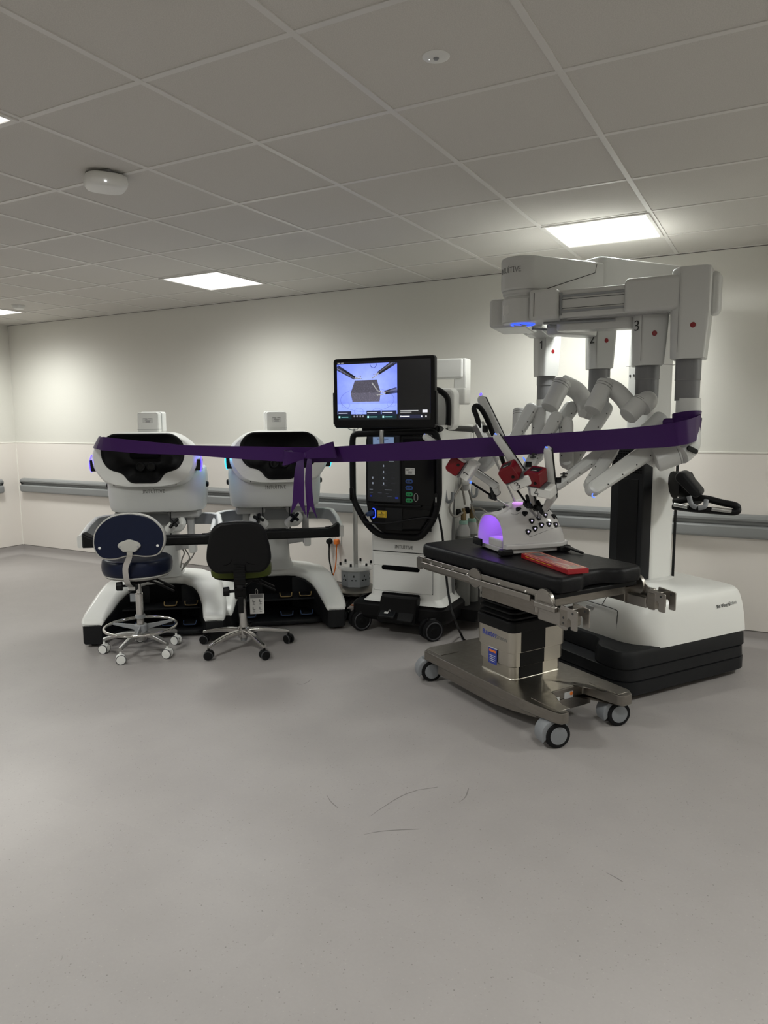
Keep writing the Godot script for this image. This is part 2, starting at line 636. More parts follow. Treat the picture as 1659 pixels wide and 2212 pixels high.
func build_wall_trim() -> void:
	var xa := LEFT_X
	var xb := RIGHT_X
	# capping strips of the wall sheets
	struct("trim_1", MB.new().box(Vector3((xa + xb) * 0.5, 1.306, BACK_Z + 0.004), Vector3(xb - xa, 0.012, 0.008), 0.002), "strip_white")
	struct("trim_2", MB.new().box(Vector3(xa + 0.004, 1.306, (BACK_Z + FRONT_Z) * 0.5), Vector3(0.008, 0.012, FRONT_Z - BACK_Z), 0.002), "strip_white")
	struct("trim_3", MB.new().box(Vector3(xa + 0.005, 0.70, BACK_Z + 0.005), Vector3(0.01, 1.2, 0.01), 0.003), "strip_white")
	# coved skirting: floor vinyl curled up the wall, with a thin sealed cap
	var sec := PackedVector2Array()
	sec.append(Vector2(0, 0))
	sec.append(Vector2(0, 0.1))
	sec.append(Vector2(0.006, 0.1))
	for i in 9:
		var a := PI - PI * 0.5 * i / 8.0
		sec.append(Vector2(0.06 + 0.054 * cos(a), 0.001 + 0.058 - 0.058 * sin(a)))
	sec.append(Vector2(0.062, 0))
	for k in 2:
		var path: PackedVector3Array
		var cap: PackedVector3Array
		if k == 0:
			path = PackedVector3Array([Vector3(xb, 0, BACK_Z), Vector3(xa, 0, BACK_Z)])
		else:
			path = PackedVector3Array([Vector3(xa, 0, BACK_Z), Vector3(xa, 0, FRONT_Z)])
		var s2 := PackedVector2Array()
		for q in sec: s2.append(Vector2(-q.x, q.y))
		var b := struct("baseboard_back" if k == 0 else "baseboard_left", MB.new().sweep(path, s2), "cove_vinyl")
		var cs := PackedVector2Array([Vector2(0, 0.1), Vector2(-0.0075, 0.1), Vector2(-0.0075, 0.1045), Vector2(0, 0.1045)])
		part(b, "cap_seal", MB.new().sweep(path, cs), "joint_dark")
	# grey wall bumper: handrail bead, groove and flat body
	var prof := [Vector2(0, 0.895), Vector2(0.03, 0.893), Vector2(0.05, 0.885), Vector2(0.058, 0.87), Vector2(0.055, 0.855), Vector2(0.035, 0.846), Vector2(0.026, 0.84), Vector2(0.024, 0.826), Vector2(0.036, 0.822), Vector2(0.052, 0.817), Vector2(0.058, 0.808), Vector2(0.058, 0.755), Vector2(0.052, 0.742), Vector2(0.036, 0.735), Vector2(0, 0.733)]
	for k in 2:
		var s := PackedVector2Array()
		for q in prof: s.append(Vector2(-q.x, q.y))
		var path := PackedVector3Array([Vector3(xb, 0, BACK_Z + 0.004), Vector3(xa + 0.11, 0, BACK_Z + 0.004)])
		if k == 1: path = PackedVector3Array([Vector3(xa + 0.004, 0, BACK_Z + 0.24), Vector3(xa + 0.004, 0, FRONT_Z)])
		var o := part(self, "wall_bumper_rail", MB.new().sweep(path, s), "bumper_grey", 30.0)
		if k == 0: tag(o, "long grey plastic handrail and bumper along the back wall behind the machines", "handrail", "grey wall bumpers")
		else: tag(o, "short visible end of grey bumper rail on the left wall by the corner", "handrail", "grey wall bumpers")
		var e := Vector3(xa + 0.11, 0, BACK_Z + 0.004)
		var cap := MB.new()
		var cs := []
		for w in [0.0, 0.008, 0.014]:
			var r := PackedVector3Array()
			for q in prof:
				var f := 1.0 if w == 0.0 else (0.985 if w < 0.01 else 0.9)
				var y: float = 0.814 + (q.y - 0.814) * f
				if k == 0: r.append(e + Vector3(-w, y, q.x * f))
				else: r.append(Vector3(xa + 0.004 + q.x * f, y, BACK_Z + 0.24 - w))
			cs.append(r)
		part(o, "end_cap", cap.rings(cs), "bumper_grey", 50.0)


func build_ceiling() -> void:
	var c := shell("ceiling", Vector3(LEFT_X - 0.15, CEIL + 0.06, BACK_Z - 0.15), Vector3(RIGHT_X + 0.15, CEIL + 0.2, FRONT_Z + 0.15), "ceiling_tile")
	var lamp_at := {}
	for l in LAMPS: lamp_at[Vector2i(l[0], l[1])] = true
	var c0 := int(floor(LEFT_X / CELL))
	var c1 := int(ceil(RIGHT_X / CELL))
	var j0 := int(floor(-FRONT_Z / CELL))
	var j1 := int(ceil(-BACK_Z / CELL))
	var shapes := {}
	for i in range(c0, c1):
		for j in range(j0, j1):
			if lamp_at.has(Vector2i(i, j)): continue
			var xa := maxf(i * CELL + 0.006, LEFT_X)
			var xb := minf((i + 1) * CELL - 0.006, RIGHT_X)
			var za := maxf(-(j + 1) * CELL + 0.006, BACK_Z)
			var zb := minf(-j * CELL - 0.006, FRONT_Z)
			if xb - xa < 0.05 or zb - za < 0.05: continue
			var key := "%.3f %.3f" % [xb - xa, zb - za]
			if not shapes.has(key):
				shapes[key] = MB.new().box(Vector3.ZERO, Vector3(xb - xa, 0.015, zb - za), 0.003, 1).mesh()
			var t := part(c, "ceiling_tile", shapes[key], "ceiling_tile")
			t.position = Vector3((xa + xb) * 0.5, CEIL + 0.0085, (za + zb) * 0.5)
	for i in range(c0 + 1, c1):
		part(c, "grid_bar", MB.new().box(Vector3(i * CELL, CEIL, (BACK_Z + FRONT_Z) * 0.5), Vector3(0.024, 0.006, FRONT_Z - BACK_Z), 0.0012, 1), "grid_metal")
	for j in range(j0 + 1, j1):
		part(c, "grid_bar", MB.new().box(Vector3((LEFT_X + RIGHT_X) * 0.5, CEIL + 0.0008, -j * CELL), Vector3(RIGHT_X - LEFT_X, 0.006, 0.024), 0.0012, 1), "grid_metal")
	var wa := MB.new()
	wa.box(Vector3((LEFT_X + RIGHT_X) * 0.5, CEIL - 0.001, BACK_Z + 0.011), Vector3(RIGHT_X - LEFT_X, 0.006, 0.022), 0.001, 1)
	wa.box(Vector3(LEFT_X + 0.011, CEIL - 0.001, (BACK_Z + FRONT_Z) * 0.5), Vector3(0.022, 0.006, FRONT_Z - BACK_Z), 0.001, 1)
	part(c, "wall_angle", wa, "grid_metal")
	var gap := MB.new().box(Vector3((LEFT_X + RIGHT_X) * 0.5, CEIL - 0.006, BACK_Z + 0.001), Vector3(RIGHT_X - LEFT_X, 0.004, 0.003), 0.0005, 1)
	part(c, "shadow_gap", gap, "joint_dark")
	# recessed light panels
	var words := ["bright square ceiling light panel above the robot", "bright square ceiling light panel above the two consoles", "bright ceiling light panel at the far left end near the left wall", "ceiling light panel right of the robot near the right wall", "ceiling light panel cut by the left edge near the camera", "ceiling light panel overhead at the right of the camera", "ceiling light panel in the near row close to the left wall", "middle ceiling light panel of the row behind the camera", "left ceiling light panel of the row behind the camera", "right ceiling light panel of the row behind the camera"]
	var fr := MB.new().prism(rrect(0.588, 0.588, 0.004, 2), 0, 0.012, 0.002)
	var frame_mesh := MB.new()
	for s in [-1, 1]:
		frame_mesh.box(Vector3(s * 0.284, 0, 0), Vector3(0.02, 0.02, 0.588), 0.003, 1)
		frame_mesh.box(Vector3(0, 0, s * 0.284), Vector3(0.55, 0.02, 0.02), 0.003, 1)
	var fm := frame_mesh.mesh()
	var dm := MB.new().box(Vector3.ZERO, Vector3(0.55, 0.006, 0.55), 0.001, 1).mesh()
	var k := 0
	for l in LAMPS:
		var lab: String = words[k]
		var t := thing("ceiling_light", lab, "ceiling light", Vector3((l[0] + 0.5) * CELL, CEIL, -(l[1] + 0.5) * CELL), 0, "square ceiling light panels")
		part(t, "frame", fm, "grid_metal")
		part(t, "diffuser", dm, "panel_light").position.y = -0.002
		k += 1


func build_ceiling_things() -> void:
	# wifi access point: soft triangular puck on a bracket
	var t := thing("wifi_access_point", "white rounded wifi access point fixed under the ceiling at left", "access point", Vector3(-1.42, CEIL, -0.56), 12)
	var p := PackedVector2Array()
	for i in 40:
		var a := TAU * i / 40.0
		var r := 0.097 + 0.006 * cos(4 * a)
		p.append(Vector2(cos(a), sin(a)) * r)
	part(t, "body", plan_stack([[MB.inset(p, 0.03), -0.068], [MB.inset(p, 0.012), -0.062], [MB.inset(p, 0.002), -0.05], [p, -0.038], [MB.inset(p, 0.004), -0.016], [MB.inset(p, 0.012), -0.012]]), "plastic_white", 60)
	part(t, "bracket", MB.new().box(Vector3(0, -0.006, 0), Vector3(0.12, 0.013, 0.12), 0.003), "seam_grey")
	part(t, "status_light", MB.new().box(Vector3(0.055, -0.055, 0.075), Vector3(0.006, 0.006, 0.01), 0.002), "glow_white")
	part(t, "print_mark", MB.new().box(Vector3(0.012, -0.0655, 0.058), Vector3(0.04, 0.001, 0.006), 0.0004), "ink_grey")
	# emergency downlight
	var d := thing("emergency_light", "small round white emergency downlight in the ceiling tile above the robot side", "downlight", Vector3(0.296, CEIL, -0.324))
	part(d, "rim", MB.new().lathe([[0.012, -0.004], [0.016, -0.0045], [0.036, -0.003], [0.042, 0.0], [0.042, 0.003]], 32), "plastic_white", 30)
	part(d, "lens", MB.new().lathe([[0.001, -0.009], [0.007, -0.008], [0.0095, -0.003], [0.0095, 0.0]], 16), "mid_grey")
	part(d, "indicator", MB.new().box(Vector3(-0.022, -0.0045, 0.002), Vector3(0.002, 0.001, 0.002), 0.0004), "glow_white")
	var s := thing("smoke_detector", "small pale round detector on the far left ceiling beside a light panel", "detector", Vector3(-5.108, CEIL, -2.703))
	part(s, "body", MB.new().lathe([[0.03, -0.035], [0.045, -0.03], [0.052, -0.018], [0.055, -0.004], [0.055, 0.0]], 24), "plastic_white")
	part(s, "rim", MB.new().lathe([[0.06, -0.006], [0.06, 0.0]], 24), "plastic_white")


# ------------------------------------------------------------------ patient-side robot
func plan_rect(x0: float, x1: float, z0: float, z1: float, r: float, seg := 6) -> PackedVector2Array:
	return rrect(x1 - x0, z1 - z0, r, seg, Vector2((x0 + x1) * 0.5, (z0 + z1) * 0.5))


func build_robot() -> void:
	var t := thing("surgical_robot", "tall white four-armed surgical robot cart with overhead boom beside the operating table", "surgical robot", Vector3(0.608, 0, -2.076), -33.3)
	# --- base: black stepped skirt under a white shell
	var skirt := part(t, "skirt", plan_stack([[plan_rect(-0.965, -0.015, -1.055, -0.015, 0.11), 0.03], [plan_rect(-0.98, 0, -1.07, 0, 0.12), 0.04], [plan_rect(-0.98, 0, -1.07, 0, 0.12), 0.108], [plan_rect(-0.972, -0.008, -1.062, -0.008, 0.115), 0.112]]), "charcoal", 30)
	part(skirt, "skirt_band", plan_stack([[plan_rect(-0.972, -0.008, -1.062, -0.008, 0.115), 0.112], [plan_rect(-0.977, -0.003, -1.067, -0.003, 0.118), 0.118], [plan_rect(-0.974, -0.006, -1.064, -0.006, 0.118), 0.178], [plan_rect(-0.966, -0.014, -1.056, -0.014, 0.11), 0.181]]), "charcoal", 30)
	var up := round_poly([Vector2(-0.012, -1.06), Vector2(-0.012, -0.012), Vector2(-0.235, -0.012), Vector2(-0.315, -0.13), Vector2(-0.665, -0.13), Vector2(-0.745, -0.012), Vector2(-0.968, -0.012), Vector2(-0.968, -1.06)], 0.10, 6)
	part(skirt, "skirt_top", plan_stack([[up, 0.181], [MB.inset(up, -0.004), 0.187], [MB.inset(up, 0.0), 0.25], [MB.inset(up, 0.012), 0.275], [MB.inset(up, 0.035), 0.283]]), "charcoal", 30)
	for p in [Vector3(-0.12, 0, -0.12), Vector3(-0.86, 0, -0.12), Vector3(-0.12, 0, -0.9), Vector3(-0.86, 0, -0.9)]:
		part(t, "caster_wheel", MB.new().barrel(p + Vector3(-0.03, 0.035, 0), p + Vector3(0.03, 0.035, 0), 0.035, -1, 0.006, 20), "rubber")
	var shell_levels := [[0.27, 0.0, 0.16, 0.2], [0.30, 0.002, 0.162, 0.2], [0.37, 0.008, 0.170, 0.2], [0.44, 0.018, 0.187, 0.2], [0.485, 0.028, 0.205, 0.2], [0.51, 0.038, 0.222, 0.2], [0.526, 0.052, 0.245, 0.19], [0.535, 0.075, 0.28, 0.17], [0.545, 0.16, 0.34, 0.14]]
	var lv := []
	for s in shell_levels: lv.append([plan_rect2(-0.968 + s[1], -0.012 - s[1], -1.06 + s[1] * 0.9, -s[2], s[3], 0.07), s[0]])
	part(t, "base_shell", plan_stack(lv), "plastic_white", 50)
	# service door seam on the front of the shell
	var seam := MB.new()
	seam.tube(curve([Vector3(-0.80, 0.45, -0.186), Vector3(-0.45, 0.452, -0.186), Vector3(-0.26, 0.45, -0.186), Vector3(-0.235, 0.435, -0.184), Vector3(-0.228, 0.40, -0.175), Vector3(-0.215, 0.28, -0.163)], 6), 0.0022, 6)
	seam.tube(curve([Vector3(-0.36, 0.452, -0.186), Vector3(-0.35, 0.50, -0.215), Vector3(-0.34, 0.53, -0.255)], 5), 0.0018, 6)
	part(t, "door_seam", seam, "seam")
	part(t, "door_grip", MB.new().box(Vector3(-0.45, 0.42, -0.181), Vector3(0.06, 0.022, 0.006), 0.003), "plastic_grey")
	# lettering on the side of the shell
	var lt := facing(Vector3(1, 0.32, 0), Vector3(-0.027, 0.442, -0.824), Vector3.UP)
	text(t, "side_lettering", "Da Vinci 5", 0.0185, lt, "ink", "Droid Sans", 0.0008, true)
	text(t, "side_lettering", "Robot", 0.0185, facing(Vector3(1, 0.32, 0), Vector3(-0.027, 0.448, -0.907)), "ink_grey")
	# --- column
	part(t, "column_collar", plan_stack([[plan_rect(-0.72, -0.35, -0.88, -0.48, 0.12), 0.525], [plan_rect(-0.71, -0.36, -0.87, -0.49, 0.12), 0.545], [plan_rect(-0.69, -0.38, -0.85, -0.51, 0.1), 0.552]]), "plastic_white", 40)
	part(t, "column", plan_stack([[plan_rect(-0.665, -0.40, -0.835, -0.60, 0.05), 0.53], [plan_rect(-0.665, -0.40, -0.835, -0.60, 0.05), 1.37], [plan_rect(-0.655, -0.41, -0.825, -0.61, 0.04), 1.38]]), "plastic_white", 35)
	var fp := part(t, "column_front_panel", MB.new().prism(rrect(0.265, 0.84, 0.012, 3, Vector2(-0.5325, 0.95)), -0.62, -0.535, 0.012), "charcoal", 30)
	part(fp, "inset_panel", MB.new().box(Vector3(-0.515, 0.86, -0.533), Vector3(0.16, 0.62, 0.006), 0.003), "black_plastic")
	var slots := MB.new()
	for i in 9:
		for k in 12:
			slots.box(Vector3(-0.642 + k * 0.02, 1.21 + i * 0.016, -0.533), Vector3(0.012, 0.009, 0.006), 0.002, 1)
	part(fp, "vent_grille", slots, "black_matte").set_meta("kind", "stuff")
	part(t, "column_edge_strip", MB.new().box(Vector3(-0.401, 0.95, -0.828), Vector3(0.008, 0.84, 0.02), 0.003), "black_plastic")
	var inner := part(t, "column_inner", plan_stack([[plan_rect(-0.63, -0.425, -0.80, -0.60, 0.04), 1.36], [plan_rect(-0.63, -0.425, -0.80, -0.60, 0.04), 2.33]]), "plastic_shell", 35)
	for k in 2:
		part(inner, "screw", MB.new().barrel(Vector3(-0.595 + k * 0.03, 1.80, -0.602), Vector3(-0.595 + k * 0.03, 1.80, -0.597), 0.007), "seam")
	part(inner, "back_cowl", MB.new().box(Vector3(-0.53, 2.02, -0.73), Vector3(0.18, 0.26, 0.2), 0.05, 4), "plastic_shell")
	part(inner, "seam_line", MB.new().box(Vector3(-0.5275, 1.86, -0.70), Vector3(0.2065, 0.003, 0.2015), 0.001, 1), "seam_grey")
	# --- boom
	var rear := MB.new().prism(round_poly([Vector2(-0.63, 0.90), Vector2(-0.35, 0.90), Vector2(-0.355, 0.04), Vector2(-0.625, 0.04)], 0.05), -2.43, -2.17, 0.012)
	var flat := Transform3D(Basis(Vector3(1, 0, 0), Vector3(0, 0, -1), Vector3(0, -1, 0)), Vector3.ZERO)
	var b := MB.new()
	b.xf = flat
	b.prism(round_poly([Vector2(-0.635, 0.90), Vector2(-0.345, 0.90), Vector2(-0.365, 0.10), Vector2(-0.615, 0.10)], 0.05), -2.425, -2.21, 0.012)
	part(t, "boom_rear", b, "plastic_shell", 35)
	var hullp := PackedVector2Array()
	hullp.append(Vector2(-0.62, 0.12)); hullp.append(Vector2(-0.36, 0.12))
	for i in 25:
		var a := -0.12 - (PI - 0.24) * i / 24.0
		hullp.append(Vector2(-0.49 + 0.118 * cos(a), -0.33 + 0.118 * sin(a)))
	b = MB.new()
	b.xf = flat
	b.prism(hullp, -2.39, -2.215, 0.014)
	var bf := part(t, "boom_front", b, "plastic_shell", 35)
	var bs := MB.new()
	bs.tube(PackedVector3Array([Vector3(-0.365, 2.222, 0.27), Vector3(-0.362, 2.33, -0.06), Vector3(-0.362, 2.375, -0.07)]), 0.002, 6)
	part(bf, "seam_line", bs, "seam")
	var logo := MB.new()
	word_ring(bf, "INTUITIVE", Vector3(-0.49, 2.318, 0.33), 0.1185, 80.0, 0.026)
	# --- hub, platform, wings
	part(t, "hub_neck", MB.new().lathe([[0.108, 2.215], [0.108, 2.20], [0.100, 2.195], [0.100, 2.186], [0.106, 2.18], [0.106, 2.15]], 40).at(Transform3D()), "plastic_shell").position = Vector3(-0.49, 0, 0.33)
	var plat := part(t, "hub_body", MB.new().lathe([[0.105, 2.05], [0.112, 2.056], [0.112, 2.172], [0.10, 2.185], [0.09, 2.19]], 40), "plastic_shell")
	plat.position = Vector3(-0.49, 0, 0.33)
	var ring := MB.new()
	var rp := PackedVector3Array()
	for i in 36: rp.append(Vector3(cos(TAU * i / 36) * 0.062, 2.047, sin(TAU * i / 36) * 0.062))
	ring.tube(rp, 0.0032, 8, true)
	part(plat, "light_ring", ring, "glow_blue")
	var rr2 := MB.new()
	for s in [-1, 1]:
		rr2.box(Vector3(0.025 * s, 2.047, 0), Vector3(0.004, 0.003, 0.06), 0.001)
	part(plat, "light_mark", rr2, "glow_blue")
	part(plat, "laser_window", MB.new().barrel(Vector3(0, 2.044, 0), Vector3(0, 2.052, 0), 0.012, -1, 0.002, 16), "pedal_yellow")
	part(plat, "label_plate", MB.new().box(Vector3(0.0, 2.118, 0.110), Vector3(0.045, 0.05, 0.004), 0.002), "paper")
	part(plat, "label_light", MB.new().box(Vector3(-0.03, 2.118, 0.106), Vector3(0.010, 0.055, 0.006), 0.002), "plastic_white")
	# right wing (arm four) and left wing (arm one): length 0.85 from the hub
	for w in 2:
		var ang := 33.0 if w == 0 else 131.0
		var wf := turn_y(ang, Vector3(-0.49, 0, 0.33))
		var body := MB.new()
		body.xf = wf
		body.box(Vector3(0.145 if w == 0 else 0.20, 2.128 if w == 0 else 2.118, 0.02 if w == 0 else -0.085), Vector3(0.15 if w == 0 else 0.36, 0.155, 0.21), 0.02, 4)
		body.box(Vector3(0.50, 2.128, 0.0), Vector3(0.60, 0.14, 0.15), 0.01, 3)
		var wing := part(t, "wing", body, "plastic_shell")
		var side := 1.0 if w == 0 else -1.0
		var rail := MB.new()
		rail.xf = wf
		for yy in [2.09, 2.166]:
			rail.box(Vector3(0.39, yy, side * 0.077), Vector3(0.36, 0.012, 0.012), 0.002)
		rail.box(Vector3(0.228, 2.128, side * 0.078), Vector3(0.012, 0.115, 0.012), 0.002)
		part(wing, "slide_rail", rail, "mid_grey")
		var ch := MB.new()
		ch.xf = wf
		ch.box(Vector3(0.39, 2.105, side * 0.0755), Vector3(0.34, 0.002, 0.004), 0.0005, 1)
		ch.box(Vector3(0.39, 2.15, side * 0.0755), Vector3(0.34, 0.002, 0.004), 0.0005, 1)
		ch.box(Vector3(0.10, 2.128, side * (0.1255 if w == 0 else 0.1905)), Vector3(0.003, 0.12, 0.003), 0.0005, 1)
		part(wing, "slide_seam", ch, "seam")
		var car := MB.new()
		car.xf = wf
		car.box(Vector3(0.68, 2.138, side * 0.012), Vector3(0.27, 0.165, 0.185), 0.022, 4)
		part(wing, "carriage", car, "plastic_shell")
		var under := MB.new()
		under.xf = wf
		under.box(Vector3(0.50, 2.062, 0), Vector3(0.5, 0.02, 0.09), 0.004)
		part(wing, "under_rail", under, "plastic_grey")
	# inner links of arms two and three
	for e in [[Vector3(-0.47, 2.035, -0.10), 2], [Vector3(-0.10, 2.035, -0.03), 3]]:
		var hub := Vector3(-0.49, 2.035, 0.33)
		var lk := MB.new().link(hub + (e[0] - hub).normalized() * 0.24, e[0], 0.12, 0.13, 0.07, Vector3.UP, 0.012)
		var lm := part(t, "inner_link", lk, "plastic_shell")
		var d: Vector3 = (e[0] - hub).normalized()
		var sd := d.cross(Vector3.UP).normalized()
		var r := MB.new()
		var q0 := hub + d * 0.12
		var q1: Vector3 = e[0] - d * 0.05
		for s in [-1.0, 1.0]:
			r.tube(PackedVector3Array([q0 + sd * 0.074 * s + Vector3(0, 0.005, 0), q1 + sd * 0.070 * s + Vector3(0, 0.005, 0)]), 0.007, 8)
		part(lm, "slide_rod", r, "mid_grey")
	robot_arms(t)
	robot_handle(t)


func word_ring(parent: Node, words: String, o: Vector3, r: float, mid: float, h: float) -> void:
	# letters set one by one around an upright drum, reading left to right from outside
	var step := h * 0.62 / r
	var n := words.length()
	for i in n:
		var a := deg_to_rad(mid) - (i - (n - 1) * 0.5) * step
		var nv := Vector3(cos(a), 0, sin(a))
		var w := words[i]
		if w == "I": step = step
		text(parent, "logo_letter", w, h, facing(nv, o + nv * r), "ink_grey")
	var a2 := deg_to_rad(mid) - (4 - (n - 1) * 0.5) * step
	var nd := Vector3(cos(a2), 0, sin(a2))
	part(parent, "logo_dot", MB.new().barrel(o + nd * r + Vector3(0, h * 0.78, 0), o + nd * (r + 0.001) + Vector3(0, h * 0.78, 0), h * 0.1), "ink_grey")


func arm_tower(t: Node3D, number: String, p: Vector3, deg: float, y1: float, y0: float, yb: float, wide: float) -> Node3D:
	# upright box, red dot, telescoping grey tube; the box axes are turned by deg
	var f := turn_y(deg, Vector3(p.x, 0, p.z)) * Transform3D(Basis.from_scale(Vector3(wide, 1, wide)), Vector3.ZERO)
	var b := MB.new()
	b.xf = f
	var rs := []
	for s in [[y0, 0.070, -0.075, 0.0], [y0 + 0.004, 0.076, -0.081, 0.0], [y0 + 0.12, 0.085, -0.085, 0.0], [y0 + 0.22, 0.092, -0.087, 0.0], [y1 - 0.012, 0.094, -0.087, 0.0], [y1 - 0.003, 0.088, -0.081, 0.0], [y1, 0.078, -0.071, 0.0]]:
		var ring := PackedVector2Array()
		ring = round_poly([Vector2(s[1], -0.09), Vector2(s[1], 0.085), Vector2(-0.045, 0.095), Vector2(s[2], 0.05), Vector2(s[2], -0.09)], 0.018, 4)
		rs.append(flat_ring(ring, s[0]))
	b.rings(rs)
	var box := part(t, "arm_tower", b, "plastic_shell", 35)
	var sm := MB.new()
	sm.xf = f
	sm.box(Vector3(-0.043, (y0 + y1) * 0.5, 0.0955), Vector3(0.0015, (y1 - y0) * 0.86, 0.002), 0.0004, 1)
	part(box, "seam_line", sm, "seam_grey")
	var dt := MB.new()
	dt.xf = f
	var dp := Vector3(0.022, y0 + 0.155, 0.089)
	dt.barrel(dp, dp + Vector3(0.0, 0, 0.004), 0.013, -1, 0.002, 16)
	part(box, "red_button", dt, "red_dot")
	if number != "":
		var nn := f.basis * Vector3(-0.76, 0, 0.65)
		text(box, "arm_number", number, 0.048, facing(nn, f * Vector3(-0.0680, y0 + (0.165 if number == "2" else 0.195), 0.0745)), "ink", "Droid Sans", 0.001)
	var tb := part(t, "arm_tube", MB.new().lathe([[0.060, yb + 0.10], [0.060, y0 + 0.01]], 32), "tube_grey")
	tb.position = Vector3(p.x, 0, p.z)
	var t2 := part(tb, "tube_stage", MB.new().lathe([[0.0575, yb], [0.0575, yb + 0.1]], 32), "tube_grey")
	part(tb, "tube_joint", MB.new().lathe([[0.0607, yb + 0.0985], [0.0607, yb + 0.1015]], 32), "seam_grey")
	return box


func joint_barrel(t: Node, a: Vector3, b: Vector3, r: float) -> MeshInstance3D:
	var o := part(t, "joint_barrel", MB.new().barrel(a, b, r, r, r * 0.22, 32), "plastic_shell")
	var d := (b - a)
	var s := MB.new()
	for k in [0.12, 0.2]:
		s.barrel(a + d * k, a + d * (k + 0.02), r * 1.006, -1, 0.0, 32)
	part(o, "joint_seam", s, "seam_grey")
	return o


func bone(t: Node, called: String, a: Vector3, b: Vector3, w0: float, w1: float, th: float, n: Vector3) -> MeshInstance3D:
	var o := part(t, called, MB.new().link(a, b, w0, w1, th, n, minf(0.016, th * 0.3)), "plastic_shell", 35)
	var x := (b - a).normalized()
	var z := (n - x * n.dot(x)).normalized()
	var y := z.cross(x)
	var l := (b - a).length()
	var s := MB.new()
	for k in 4:
		var q := a + x * (l * (0.1 + 0.25 * k)) + y * (w0 * 0.32) + z * (th * 0.5)
		s.barrel(q - z * 0.001, q + z * 0.001, 0.0035, -1, 0.0, 8)
	part(o, "screw", s, "seam").set_meta("kind", "stuff")
	return o


